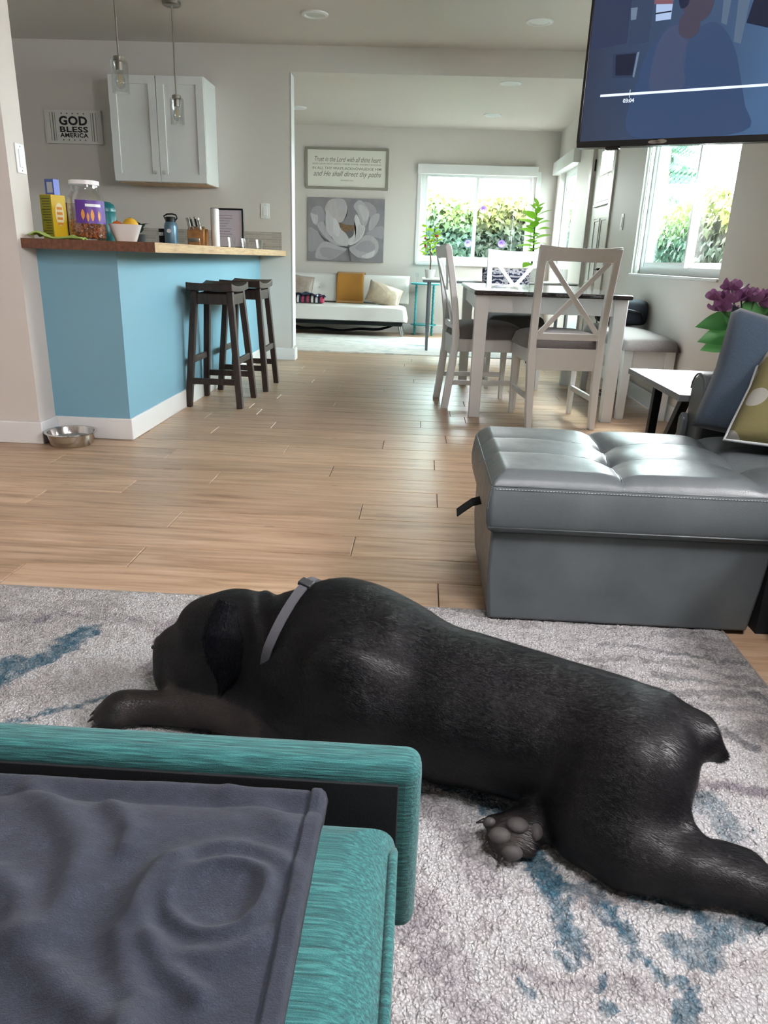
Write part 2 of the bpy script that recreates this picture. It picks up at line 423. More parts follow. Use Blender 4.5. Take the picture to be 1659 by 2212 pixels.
# worktop of glued staves
ct = thing('countertop', 'butcher block worktop with pale side edge on the blue peninsula', 'countertop', (-1.48, 3.36, .882))
stw = .0462
for i in range(13):
    x = -1.78+i*stw
    sy0 = 3.36 if x > -1.785 else 3.487
    st = MB().box(x+.0003+1.48, x+stw-.0003+1.48, 0, YK-.004-3.36, 0, .042).build('stave', 'butcher_block', ct)
    eg = MB().box(x+.0003+1.48, x+stw-.0003+1.48, -.0025, .0005, 0, .042).build('stave_end', 'end_grain', st)
for i in range(7):
    x = -1.78-(i+1)*stw
    MB().box(x+.0003+1.48, x+stw-.0003+1.48, .127, YK-.004-3.36, 0, .042).build('stave', 'butcher_block', ct)
CT = .924
bs = MB().box(-2.6, -1.215, YK-.010, YK, CT, 1.07).build('backsplash', 'backsplash_tile'); tag(bs, 'strip of narrow grey stone tiles above the worktop', 'backsplash')

# ------------------------------------------------------------------ windows and door
def window(name, label, origin, ux, wid, z0, z1, nout, tint_first=True, depth=.06, mull=.5, pull=True):
    """sliding window: origin at low corner, ux along the wall, nout to the outside"""
    r = thing(name, label, 'window', origin); r['kind'] = 'structure'; del r['category']
    ux = Vector(ux); no = Vector(nout); H = z1-z0
    def bx(m, a0, a1, d0, d1, h0, h1):
        q = [ux*a+no*d for a, d in ((a0,d0),(a1,d0),(a1,d1),(a0,d1))]
        return m.add([(p.x,p.y,h0) for p in q]+[(p.x,p.y,h1) for p in q], [(3,2,1,0),(4,5,6,7),(0,1,5,4),(1,2,6,5),(2,3,7,6),(3,0,4,7)])
    f = MB(); e = .045
    bx(f,0,wid,depth,depth+.075,0,e); bx(f,0,wid,depth,depth+.075,H-e,H); bx(f,0,e,depth,depth+.075,e,H-e); bx(f,wid-e,wid,depth,depth+.075,e,H-e)
    f.build('window_frame', 'vinyl_white', r, bevel=.003)
    mx = wid*mull
    for k, (a, b, d) in enumerate(((e, mx+.02, depth+.012), (mx-.02, wid-e, depth+.042))):
        s_ = MB(); g = .032
        bx(s_,a,b,d,d+.026,e,e+g); bx(s_,a,b,d,d+.026,H-e-g,H-e); bx(s_,a,a+g,d,d+.026,e+g,H-e-g); bx(s_,b-g,b,d,d+.026,e+g,H-e-g)
        so = s_.build('sash', 'vinyl_white', r, bevel=.003)
        tinted = (k == 0) == tint_first
        bx(MB(), a+g, b-g, d+.012, d+.015, e+g, H-e-g).build('pane', 'tinted_pane' if tinted else 'screened_pane', so)
    return r, bx
r, bx = window('window_1', 'white sliding window under the television, its far pane green tinted', (XR, W1[1], W1[2]), (0,-1,0), W1[1]-W1[0], W1[2], W1[3], (1,0,0), mull=.53)
bx(MB(), -.02, W1[1]-W1[0]+.0, -.012, .06, -.018, 0).build('window_sill', 'trim_white', r, bevel=.003)
bx(MB(), .03, .05, .02, .04, .02, 1.0).build('blind_cord', 'vinyl_white', r, bevel=.004)
r, bx = window('window_2', 'white sliding window beside the far corner, green tinted', (XR, W2[1], W2[2]), (0,-1,0), W2[1]-W2[0], W2[2], W2[3], (1,0,0), mull=.55)
bx(MB(), -.16, W2[1]-W2[0]+.10, -.075, 0, W2[3]-W2[2]-.02, W2[3]-W2[2]+.115).build('valance', 'trim_white', r, bevel=.005)
r, bx = window('window_3', 'white sliding window in the far wall with ivy outside', (WB[0], YF, WB[2]), (1,0,0), WB[1]-WB[0], WB[2], WB[3], (0,1,0), mull=.49, depth=.04)
bx(MB(), -.05, WB[1]-WB[0]+.0, -.07, 0, WB[3]-WB[2]-.055, WB[3]-WB[2]+.05).build('valance', 'trim_white', r, bevel=.005)
bx(MB(), -.03, WB[1]-WB[0]+.03, -.03, .05, -.03, 0).build('window_sill', 'trim_white', r, bevel=.004)
c = MB(); bx(c, -.045, 0, -.012, 0, -.03, WB[3]-WB[2]); bx(c, WB[1]-WB[0], WB[1]-WB[0]+.045, -.012, 0, -.03, WB[3]-WB[2]); c.build('window_casing', 'trim_white', r, bevel=.003)

d = thing('door_1', 'pale grey front door with six small panes and tall panels', 'door', (XR+.02, DR[0], 0)); d['kind'] = 'structure'; del d['category']
DW = DR[1]-DR[0]
# slab built round its glazed opening (y 0..DW, z 0..2.03)
g0, g1, gz0, gz1 = .10, DW-.22, 1.445, 1.87
sl = MB()
for b in ((0, g0, 0, 2.025), (g1, DW, 0, 2.025), (g0, g1, 0, gz0), (g0, g1, gz1, 2.025)): sl.box(0, .045, b[0], b[1], b[2], b[3])
so = sl.build('door_slab', 'door_paint', d)
for j in range(3):
    for k in range(2):
        a = g0+(g1-g0)*j/3; b = g0+(g1-g0)*(j+1)/3; c0 = gz0+(gz1-gz0)*k/2; c1 = gz0+(gz1-gz0)*(k+1)/2
        MB().box(.018, .026, a+.008, b-.008, c0+.008, c1-.008).build('pane', 'window_glass', d)
m = MB()
for j in range(4): y = g0+(g1-g0)*j/3; m.box(-.004, .04, y-.009, y+.009, gz0-.01, gz1+.01)
for k in range(3): z = gz0+(gz1-gz0)*k/2; m.box(-.004, .04, g0-.01, g1+.01, z-.009, z+.009)
m.build('muntins', 'door_paint', d, bevel=.003)
MB().box(-.02, 0, g0-.05, g1+.05, gz0-.05, gz0-.025).build('shelf_moulding', 'door_paint', d, bevel=.004)
for a, b in ((.10, .345), (.385, .61)):
    p = MB(); z0, z1 = .2, 1.29; e = .02
    p.box(-.007,0,a,b,z1-e,z1); p.box(-.007,0,a,b,z0,z0+e); p.box(-.007,0,a,a+e,z0,z1); p.box(-.007,0,b-e,b,z0,z1)
    p.build('panel_moulding', 'door_paint', d, bevel=.003)
h = MB().lathe([(0,0),(.028,0),(.028,.012),(.012,.016),(.010,.045),(.0,.046)], 16); ho = h.build('door_handle', 'black_metal', d, smooth=40, loc=(0, .07, .86), rot=(0,-PI/2,0))
MB().bar((-.042,.07,.86),(-.042,.18,.86),.014,.018).build('lever', 'black_metal', d, bevel=.004)
MB().lathe([(0,0),(.027,0),(.027,.016),(0,.018)], 16).build('deadbolt', 'black_metal', d, smooth=40, loc=(0,.07,1.0), rot=(0,-PI/2,0))
for z in (.2, 1.0, 1.775): MB().box(-.012, .0, DW-.018, DW+.012, z-.05, z+.05).build('hinge', 'black_metal', d, bevel=.002)
t = MB(); t.box(XR-.016, XR, DR[0]-.09, DR[0], 0, 2.03); t.box(XR-.016, XR, DR[1], DR[1]+.09, 0, 2.03); t.box(XR-.016, XR, DR[0]-.09, DR[1]+.09, 2.03, 2.12)
struct(t.build('trim_door', 'door_paint', bevel=.003), 'painted casing round the front door')

# switch plates
def plate(name, label, loc, rotz, toggle=True, wd=.075, ht=.12):
    r = thing(name, label, 'switch', loc, rotz)
    MB().box(-wd/2, wd/2, -.006, 0, -ht/2, ht/2).build('cover_plate', 'vinyl_white', r, bevel=.003)
    MB().box(-.018, .018, -.010, -.005, -.036, .036).build('rocker', 'trim_white', r, bevel=.002)
    for z in (-.048, .048): MB().lathe([(0,0),(.003,0),(.003,.0015),(0,.002)], 8).build('screw', 'nickel', r, loc=(0,-.006,z), rot=(PI/2,0,0))
    return r
plate('light_switch', 'white rocker switch on the stub wall above the worktop end', (-1.78, 3.47-.035, 1.25), PI/2)
plate('light_switch', 'white switch plate on the kitchen wall beside the opening', (-1.352, YK, 1.234), 0)
plate('light_switch', 'switch plate between the front door and the near window', (XR, 6.28, 1.22), -PI/2)

# recessed ceiling lights
def downlight(label, x, y, z):
    r = thing('ceiling_light', label, 'ceiling light', (x, y, z), 0, 'recessed ceiling lights')
    MB().lathe([(.062,-.004),(.072,-.012),(.092,-.008),(.095,0),(.062,0)], 28, closed=True).build('trim_ring', 'trim_white', r, smooth=50)
    MB().lathe([(0,-.006),(.05,-.006),(.063,-.004),(.063,0),(0,0)], 24).build('diffuser', 'white_lacquer', r, smooth=50)
downlight('recessed ceiling light nearer the middle above the kitchen opening', -.823, 5.813, CH)
downlight('recessed ceiling light beside the television', .716, 5.869, CH)
downlight('recessed ceiling light in the far room above the white sofa', -1.397, 8.602, CF)
downlight('recessed ceiling light in the far room in front of its window', .656, 8.727, CF)
downlight('recessed ceiling light in the far room just behind the header', .68, 7.245, CF)

# ------------------------------------------------------------------ kitchen
cb = thing('wall_cabinet', 'white two-door shaker wall cabinet with clear glass knobs', 'cabinet', (-2.11, YK, 1.403))
MB().box(-.37, .37, -.33, -.001, 0, .75).build('body', 'white_lacquer', cb, bevel=.002)
MB().box(-.355, .355, -.32, -.01, -.004, .0).build('underside', 'butcher_block', cb)
for sgn in (-1, 1):
    a, b = (-.368, -.003) if sgn < 0 else (.003, .368); e = .058
    dm = MB(); y0, y1 = -.352, -.332
    dm.box(a,b,y0,y1,.003,.003+e); dm.box(a,b,y0,y1,.747-e,.747); dm.box(a,a+e,y0,y1,.003+e,.747-e); dm.box(b-e,b,y0,y1,.003+e,.747-e)
    do = dm.build('door', 'white_lacquer', cb, bevel=.0015)
    MB().box(a+e,b-e,y0+.010,y1,.003+e,.747-e).build('door_panel', 'white_lacquer', do)
    kx = -.035 if sgn < 0 else .035
    ko = MB().lathe([(0,0),(.006,0),(.006,.012),(.014,.016),(.017,.026),(.012,.034),(0,.036)], 8).build('knob', 'clear_glass', do, loc=(kx,-.352,.07), rot=(PI/2,0,0))
pm('print_black', '17181a', .7); pm('sign_board', 'dcdad4', .7); pm('print_grey', '84837e', .8); pm('sign_frame', 'b9b7b0', .6)
gs = thing('wall_sign', 'white wooden sign reading GOD BLESS AMERICA beside the cabinet', 'sign', (-2.924, YK, 1.828))
MB().box(-.232,.232,-.022,-.001,-.122,.122).build('board', 'sign_board', gs, bevel=.002)
f = MB(); f.box(-.236,.236,-.026,-.0015,.110,.125); f.box(-.236,.236,-.026,-.0015,-.125,-.110); f.box(-.236,-.225,-.026,-.0015,-.11,.11); f.box(.225,.236,-.026,-.0015,-.11,.11); f.build('frame', 'sign_board', gs, bevel=.002)
RX = (PI/2, 0, 0)
text('lettering', 'GOD', .088, 'print_black', gs, (0,-.0225,.042), RX, offset=.0032, spacing=1.08, width=.235)
text('lettering', 'BLESS', .056, 'print_black', gs, (0,-.0225,-.021), RX, offset=.0016, spacing=1.08, width=.235)
text('lettering', 'AMERICA', .044, 'print_black', gs, (0,-.0225,-.063), RX, offset=.0012, spacing=1.1, width=.235)
for sgn in (-1,1):
    for x, wdt in ((.150,.004),(.168,.009),(.190,.004)): MB().box(sgn*x-wdt/2, sgn*x+wdt/2, -.0232, -.0222, -.105, .105).build('stripe', 'print_grey', gs)
star = MB()
def add_star(x, z, r=.0075):
    p = [(x+(r if i%2==0 else r*.42)*math.sin(PI*i/5), z+(r if i%2==0 else r*.42)*math.cos(PI*i/5)) for i in range(10)]
    star.prism(p, -.0235, -.0222, lambda a,b,d: (a,d,b))
for i in range(5): add_star((i-2)*.046, .098); add_star((i-2)*.046, -.097)
star.build('stars', 'print_black', gs)

# pendants
def pendant(label, x, y):
    p = thing('pendant_lamp', label, 'pendant lamp', (x, y, CH), 0, 'glass pendants over the peninsula')
    zt = 1.902-CH
    MB().lathe([(0,0),(.06,0),(.06,-.018),(.052,-.024),(0,-.024)], 24).build('canopy', 'nickel', p, smooth=40)
    MB().tube([(0,0,-.02),(0,0,zt+.005)], .0055, 10).build('rod', 'nickel', p, smooth=60)
    MB().lathe([(0,.008),(.012,.008),(.03,.002),(.031,-.022),(.021,-.024),(.0205,-.066),(0,-.066)], 20).build('socket', 'nickel', p, smooth=40, loc=(0,0,zt))
    MB().lathe([(.026,-.012),(.045,-.016),(.047,-.024),(.047,-.178),(.0445,-.178),(.0445,-.026),(.026,-.016)], 28, closed=True).build('glass_shade', 'clear_glass', p, smooth=50, loc=(0,0,zt))
    b = MB().lathe([(.010,-.066),(.012,-.08),(.024,-.105),(.027,-.125),(.022,-.145),(.010,-.156),(0,-.158)], 18).build('bulb', 'clear_glass', p, smooth=60, loc=(0,0,zt))
    fl = MB()
    for k in range(4):
        t = k*PI/2; fl.tube([(.006*math.cos(t),.006*math.sin(t),-.085),(.011*math.cos(t),.011*math.sin(t),-.135)], .0016, 6)
    fl.build('filament', 'filament', b)
pm('filament', 'e8c070', .5)
pendant('clear glass pendant lamp nearer the viewer, hanging in front of the cabinet', -1.75, 4.60)
pendant('clear glass pendant lamp farther back, its ceiling plate in view', -1.755, 5.623)

# stools
def stool():
    r = thing('bar_stool', 'dark wooden saddle stool nearer the viewer at the blue peninsula', 'stool', (-1.225, 4.545, 0), 0, 'saddle stools at the peninsula')
    def top(u, v):
        x = (u-.5)*.27; y = (v-.5)*.42; return (x, y, .700+.022*(abs(v-.5)*2)**2.2+.004*(abs(u-.5)*2)**2)
    m = MB(); nu, nv = 6, 16
    m.grid(top, nu, nv); m.grid(lambda u,v: (top(u,v)[0], top(u,v)[1], .672+.010*(abs(v-.5)*2)**2), nu, nv)
    w = nu+1; n0 = w*(nv+1)
    ring = [i for i in range(w)]+[j*w+nu for j in range(1,nv+1)]+[nv*w+i for i in range(nu-1,-1,-1)]+[j*w for j in range(nv-1,0,-1)]
    m.f += [(ring[i], ring[(i+1)%len(ring)], n0+ring[(i+1)%len(ring)], n0+ring[i]) for i in range(len(ring))]
    m.build('seat', 'dark_wood', r, bevel=.004)
    for sx in (-1,1):
        for sy in (-1,1):
            L = MB().bar((sx*.157,sy*.19,0),(sx*.105,sy*.135,.675),.036,.044,(0,1,0))
            L.v = [(x,y,max(z,0)) for x,y,z in L.v]; L.build('leg', 'dark_wood', r, bevel=.003)
    for sx in (-1,1): MB().bar((sx*.112,-.12,.632),(sx*.112,.12,.632),.02,.06).build('apron', 'dark_wood', r, bevel=.002)
    for sy in (-1,1): MB().bar((-.10,sy*.14,.632),(.10,sy*.14,.632),.02,.06).build('apron', 'dark_wood', r, bevel=.002)
    for sx in (-1,1): MB().bar((sx*.138,-.17,.275),(sx*.138,.17,.275),.02,.036).build('stretcher', 'dark_wood', r, bevel=.002)
    for sy in (-1,1): MB().bar((-.145,sy*.178,.155),(.145,sy*.178,.155),.02,.036).build('stretcher', 'dark_wood', r, bevel=.002)
    return r
s1 = stool(); s2 = copy_tree(s1); s2.location = (-1.195, 5.165, 0); s2['label'] = 'dark wooden saddle stool farther back, half hidden by the nearer one'

# dog bowl
wb = thing('dog_bowl', 'round stainless steel dog bowl on the floor by the peninsula', 'bowl', (-1.645, 3.352, 0))
MB().lathe([(0,.004),(.085,.004),(.097,.02),(.106,.062),(.118,.065),(.119,.060),(.110,.056),(.104,.03),(.098,.006),(.092,0),(0,0)], 40).build('bowl', 'steel', wb, smooth=50)
s = N('water'); s.set(col='8f9a9c', rough=.03, spec=.8); MB().lathe([(0,.03),(.098,.03)], 32).build('water', 'water', wb)

# ---- things on the worktop
Z = CT
pm('box_yellow', 'd8b51e', .5); pm('box_olive', '9a9526', .5); pm('box_blue', '6f7fd0', .5); pm('print_dark', '4b4a1c', .7); pm('print_cream', 'e8dcae', .6); pm('print_orange', 'd98a2c', .6); pm('print_white', 'eef0f4', .6)
yb_ = thing('snack_box', 'yellow carton with printed panels at the wall end of the worktop', 'box', (-1.722, 3.578, Z), math.radians(66))
MB().box(-.04,.04,-.037,.037,0,.192).build('carton', 'box_yellow', yb_, bevel=.0015)
MB().box(-.0406,-.0402,-.036,.036,.002,.190).build('side_panel', 'box_olive', yb_)
pr_ = MB(); rr = random.Random(4)
for k in range(14):
    z = .175-k*.0115; a = -.027; b = .027-(rr.random()*.02 if k % 4 else 0); pr_.box(-.0412,-.0407,a,b,z-.0016 if k%4 else z-.003,z+.0016)
pr_.build('printing', 'print_dark', yb_)
q = MB().prism([(.028*math.cos(t)*.85,.11+.05*math.sin(t)) for t in np.linspace(0,2*PI,20,endpoint=False)], -.0376, -.0372, lambda a,b,dd:(a,dd,b)); q.build('printing', 'print_cream', yb_)
for i in range(4): MB().box(-.015,.015,-.0381,-.0377,.13-.022*i,.141-.022*i).build('printing', 'print_orange', yb_)
bl = thing('snack_box', 'small blue carton standing behind the yellow one', 'box', (-1.93, 4.02, Z), math.radians(-20))
MB().box(-.03,.03,-.02,.02,0,.295).build('carton', 'box_blue', bl, bevel=.0015)
MB().box(-.015,.022,-.0206,-.0202,.23,.28).build('printing', 'print_white', bl)
MB().prism([(.004+.012*math.cos(t),.20+.016*math.sin(t)) for t in np.linspace(0,2*PI,16,endpoint=False)], -.0206,-.0202, lambda a,b,dd:(a,dd,b)).build('printing', 'print_orange', bl)
pm('bag_maroon', '5a1537', .4); mb = MB()
def pillow_bag(u, v):
    x = (u-.5)*.10; z = v*.17; t = .03*math.sqrt(max(0, math.sin(PI*u)*math.sin(PI*(v*.94+.03)))); return x, t, z
mb.grid(lambda u,v: (pillow_bag(u,v)[0], -pillow_bag(u,v)[1], pillow_bag(u,v)[2]), 10, 12); mb.grid(lambda u,v: (pillow_bag(u,v)[0], pillow_bag(u,v)[1], pillow_bag(u,v)[2]), 10, 12)
o = mb.build('snack_bag', 'bag_maroon', None, smooth=True, loc=(-1.715, 3.755, Z), rot=(0,0,math.radians(25))); tag(o, 'dark maroon foil snack bag between yellow carton and big jar', 'bag')
# big clear jar of crackers
pm('label_purple', '5b2f8f', .45); pm('cracker', 'd0702c', .7, var=.35, vscale=80); pm('label_orange', 'e39a45', .5)
jr = thing('snack_jar', 'large clear plastic jar half full of orange crackers with purple label', 'jar', (-1.592, 3.632, Z))
MB().lathe([(0,.002),(.072,.002),(.080,.010),(.082,.03),(.082,.17),(.078,.195),(.062,.215),(.060,.222),(.060,.243),(.066,.244),(.066,.258),(.060,.259)], 36).build('jar_body', 'clear_plastic', jr, smooth=40)
MB().lathe([(.0645,.242),(.067,.243),(.067,.26),(.058,.262),(.0575,.258)], 32).build('jar_collar', 'trim_white', jr, smooth=40)
lb = MB(); lb.grid(lambda u,v: (.0832*math.cos(-1.75+u*2.0), .0832*math.sin(-1.75+u*2.0), .075+v*.10), 20, 1); lo = lb.build('label', 'label_purple', jr, smooth=True)
for t0, z0, dt, dz in ((-1.35,.09,.10,.045),(-1.1,.082,.07,.04),(-.85,.085,.1,.05),(-.45,.085,.08,.045)):
    lm = MB(); lm.grid(lambda u,v: (.0836*math.cos(t0+(u-.5)*2*dt*math.sin(PI*(v*.9+.05))), .0836*math.sin(t0+(u-.5)*2*dt*math.sin(PI*(v*.9+.05))), z0+v*dz), 4, 6); lm.build('label_print', 'label_orange', lo)
lm = MB(); lm.grid(lambda u,v: (.0837*math.cos(-1.2+u*.9), .0837*math.sin(-1.2+u*.9), .147+v*.012), 8, 1); lm.build('label_print', 'print_white', lo)
cr = MB(); rr = random.Random(8)
for i in range(420):
    a = rr.random()*2*PI; rad = .070*math.sqrt(rr.random()) if i > 200 else .068+.008*rr.random()
    z = .012+rr.random()*(.075 if math.cos(a+2.0) > 0 else .06); s_ = .010
    th = rr.random()*PI; ph = rr.random()*PI; ux = Vector((math.cos(th), math.sin(th), 0)); uy = Vector((0,0,1))*math.cos(ph)+ux.cross(Vector((0,0,1)))*math.sin(ph)
    c0 = Vector((rad*math.cos(a), rad*math.sin(a), z)); p = [c0+ux*s_*.9, c0+uy*s_*.55, c0-ux*s_*.4, c0-ux*s_*.95+uy*s_*.5, c0-ux*s_*.8-uy*s_*.5, c0-ux*s_*.4, c0-uy*s_*.55]
    nn = ux.cross(uy)*.003
    cr.add([q+nn for q in p[:3]+p[6:]]+[q-nn for q in p[:3]+p[6:]], [(0,1,2,3),(7,6,5,4),(0,1,5,4),(1,2,6,5),(2,3,7,6),(3,0,4,7)])
o = cr.build('crackers', 'cracker', jr); o['kind'] = 'stuff'
# folded green cloth
pm('cloth_green', 'a9c46a', .9, var=.15, vscale=60, bump=.5, bscale=500)
gc = MB(); rr = random.Random(2)
def cloth(u, v):
    x = -.12+u*.235; y = -.055+v*.11
    z = .006+.016*math.exp(-((u-.12)/.12)**2)+.006*math.sin(u*9+v*3)*(1-u)+.012*math.exp(-((u-.72)/.08)**2)*v+.004*math.sin(v*12)
    return (x, y*(1-.35*u)+.02*math.sin(u*4), max(.003, z))
gc.grid(cloth, 30, 16); o = gc.build('dish_cloth', 'cloth_green', None, smooth=True, solid=.005, loc=(-1.635, 3.435, Z)); tag(o, 'crumpled light green dish cloth on the worktop edge', 'cloth')
# fruit bowl
pm('porcelain', 'e9eaee', .2); bo = MB()
def sq(r, t, k): # rounded square
    c, s_ = math.cos(t), math.sin(t); p = (abs(c)**k+abs(s_)**k)**(-1/k); return r*p*c, r*p*s_
vs=[]; prof = [(.001,.002,2),(.045,.002,4),(.050,.006,4),(.076,.076,5),(.079,.08,5),(.074,.079,5),(.048,.012,4),(.001,.010,2)]
n=40
for (r_, z, k) in prof: vs += [(*sq(r_, 2*PI*i/n, k), z) for i in range(n)]
bo.add(vs, [(j*n+i, j*n+(i+1)%n, (j+1)*n+(i+1)%n, (j+1)*n+i) for j in range(len(prof)-1) for i in range(n)])
o = bo.build('fruit_bowl', 'porcelain', None, smooth=50, loc=(-1.455, 3.745, Z), rot=(0,0,.35)); tag(o, 'white square porcelain bowl holding fruit beside the jar', 'bowl')
for nm, lab, x, y, z, r_, c_ in (('lemon','yellow lemon in the white bowl',-1.429,3.745,.078,.036,'e0b030'),('orange','orange fruit in the white bowl beside the jar',-1.497,3.75,.066,.032,'d9722a'),('orange','orange fruit low in the white bowl behind the lemon',-1.455,3.782,.06,.03,'d9722a')):
    pm('peel_'+nm, c_, .45, bump=.2, bscale=300)
    f = thing(nm, lab, 'fruit', (x,y,Z+z-r_))
    MB().ball((0,0,r_), (r_,r_*.93,r_*.95), 18, 12, lambda q: q*(1+.08*max(0,abs(q.x)/r_-.8)*5 if nm=='lemon' else 1)).build('flesh', 'peel_'+nm, f, smooth=True)
    MB().ball((0,0,2*r_*.955), .004, 8, 4).build('stem_button', 'print_dark', f)
pm('teal_enamel', '0f6a70', .35)
cj = thing('storage_canister', 'teal canister with domed top half hidden by the jar', 'canister', (-1.675, 4.05, Z))
MB().lathe([(0,0),(.05,0),(.052,.006),(.052,.145),(.048,.15)], 28).build('body', 'teal_enamel', cj, smooth=40)
MB().lathe([(.0525,.15),(.0525,.165),(.045,.185),(.025,.197),(0,.2)], 28).build('lid', 'teal_enamel', cj, smooth=40)
# kitchen herb
pm('leaf_dark', '1f3a26', .5); pm('pot_dark', '22282a', .4); pm('leaf_stem', '3c5a2c', .6)
def leaf_mesh(name, mat, L, W, cup=.15, bend=.2, n=6, heart=False):
    m = MB()
    def fn(u, v):
        w_ = W*(math.sin(PI*min(1, v*1.02)**.75)**.9 if v > 0 else 0)
        if heart: w_ = W*(1-v)**.55*(1.15 if v < .35 else 1)*min(1, v*6+.25)
        x = (u-.5)*2*w_; return (x, v*L, -bend*L*v*v+cup*abs(x))
    m.grid(fn, 4, n); return m.mesh(name, mat, True)
hp = thing('herb_pot', 'small dark-leaved herb in a black pot behind the fruit bowl', 'plant', (-1.61, 4.32, Z))
MB().lathe([(0,0),(.035,0),(.045,.05),(.04,.05),(.032,.01)], 20).build('pot', 'pot_dark', hp, smooth=40)
lm_ = leaf_mesh('leaf', 'leaf_dark', .075, .026); rr = random.Random(5)
for i in range(11):
    a = rr.random()*2*PI; shared('leaf', lm_, hp, Matrix.Translation((0,0,.05+.004*i)) @ Euler((.3+rr.random()*.7,0,a)).to_matrix().to_4x4())
mt = MB().box(-.11,.11,-.08,.08,0,.005).build('tray_mat', 'teal_enamel', None, bevel=.002, loc=(-1.54,4.32+.28,Z)); tag(mt, 'thin dark teal mat lying on the worktop', 'mat')
# water bottle
pm('bottle_blue', '5f7d92', .35, .2)
wb_ = thing('water_bottle', 'slate blue metal water bottle with black cap and loop', 'bottle', (-1.735, 5.28, Z))
MB().lathe([(0,0),(.042,0),(.045,.006),(.045,.125),(.04,.145),(.032,.155)], 28).build('body', 'bottle_blue', wb_, smooth=40)
MB().lathe([(.034,.153),(.034,.178),(.03,.186),(0,.188)], 24).build('cap', 'black_metal', wb_, smooth=40)
MB().tube([(.034,0,.165),(.046,0,.178),(.04,0,.198),(.015,0,.205),(-.02,0,.203),(-.045,0,.19),(-.034,0,.17)], .005, 8).build('loop', 'black_metal', wb_, smooth=True)
MB().prism([(.016*math.cos(t),.095+.014*math.sin(t)) for t in np.linspace(0,2*PI,7,endpoint=False)], -.0462,-.0448, lambda a,b,dd:(a,dd,b)).build('sticker', 'print_white', wb_)
cn = thing('spice_tin', 'small silver and black tin left of the water bottle', 'tin', (-1.815, 5.34, Z))
MB().lathe([(0,0),(.026,0),(.026,.09),(0,.09)], 20).build('body', 'steel', cn, smooth=40); MB().lathe([(.0263,.02),(.0263,.065)], 20).build('label', 'black_metal', cn, smooth=40); MB().lathe([(.027,.088),(.027,.11),(0,.112)], 20).build('lid', 'black_metal', cn, smooth=40)
# knife block
pm('block_wood', 'ab7642', .45, var=.25, vscale=30)
kb = thing('knife_block', 'slanted wooden knife block with steel handled knives', 'knife block', (-1.585, 5.38, Z), math.radians(8))
P = [(-.055,0),(.075,0),(.075,.03),(.012,.135),(-.055,.105)]
MB().prism([(-.075,0),(.07,0),(.075,.05),(.0,.135),(-.075,.105)], -.055,.055, lambda a,b,dd:(dd,a,b)).build('block', 'block_wood', kb, bevel=.003)
MB().prism([(-.06,0),(.055,0),(.06,.10),(.02,.12)], .056,.074, lambda a,b,dd:(dd,a,b)).build('side_rest', 'block_wood', kb, bevel=.003)
MB().box(-.045,.03,-.092,-.0755,.0,.055).build('front_panel', 'block_wood', kb, bevel=.003)
MB().box(-.043,.028,-.0945,-.092,.03,.055).build('plate', 'steel', kb, bevel=.001)
for i, (x, y, l_) in enumerate(((-.04,-.05,.085),(-.015,-.052,.09),(-.04,-.015,.08),(.01,-.018,.095),(.035,-.05,.085),(.035,-.02,.09))):
    k = MB(); base = Vector((x,y,.105)); d_ = Vector((-.18,-.25,1)).normalized(); k.tube([base-d_*.01, base+d_*.02, base+d_*l_*.6, base+d_*l_], [.006,.0075,.006,.008], 8)
    ko = k.build('knife_handle', 'steel' if i != 4 else 'trim_white', kb, smooth=50)
    MB().tube([base+d_*.03, base+d_*l_*.85],.0079 if False else .0072,8).build('grip', 'black_metal' if i in (1,3) else 'steel', ko, smooth=50)
wc = MB().lathe([(0,0),(.027,0),(.028,.004),(.028,.25),(.026,.254),(0,.254)], 24).build('white_cylinder', 'trim_white', None, smooth=40, loc=(-1.465,5.42,Z)); tag(wc, 'slim white cylinder standing before the black framed paper', 'cylinder')  # made-up cylinder standing in for a pale strip, likely a reflection
pf = thing('paper_frame', 'black framed paper leaning on the kitchen wall', 'picture frame', (-1.455, 5.72, Z), math.radians(-3))
f = MB(); wd, ht, e, y0, y1 = .245, .275, .012, -.009, .009
f.box(-wd/2,wd/2,y0,y1,0,e); f.box(-wd/2,wd/2,y0,y1,ht-e,ht); f.box(-wd/2,-wd/2+e,y0,y1,e,ht-e); f.box(wd/2-e,wd/2,y0,y1,e,ht-e)
f.build('frame', 'black_metal', pf, bevel=.001); pm('paper_lilac', 'cfc9d4', .6); pm('ink_grey', '8d8897', .7)
MB().box(-wd/2+e,wd/2-e,-.002,.006,e,ht-e).build('paper', 'paper_lilac', pf)
ln = MB(); rr = random.Random(6)
for i in range(9):
    z = .225-i*.018; ln.box(-.06,-.06+.05+rr.random()*.06,-.0026,-.0021,z-.0018,z+.0018)
ln.build('writing', 'ink_grey', pf)
MB().bar((0,.008,.2),(0,.10,.0),.03,.004).build('easel_back', 'black_metal', pf)
for lab, x, y in (('small clear drinking glass before the framed paper, nearer one', -1.36, 5.45),('small clear drinking glass right of the framed paper', -1.305, 5.62),('small clear glass by itself near the tile strip', -1.27, 5.95)):
    o = MB().lathe([(0,.003),(.022,.003),(.030,.07),(.0285,.07),(.021,.008),(0,.007)], 20).build('drinking_glass', 'clear_glass', None, smooth=50, loc=(x,y,Z)); tag(o, lab, 'glass', 'drinking glasses on the worktop')
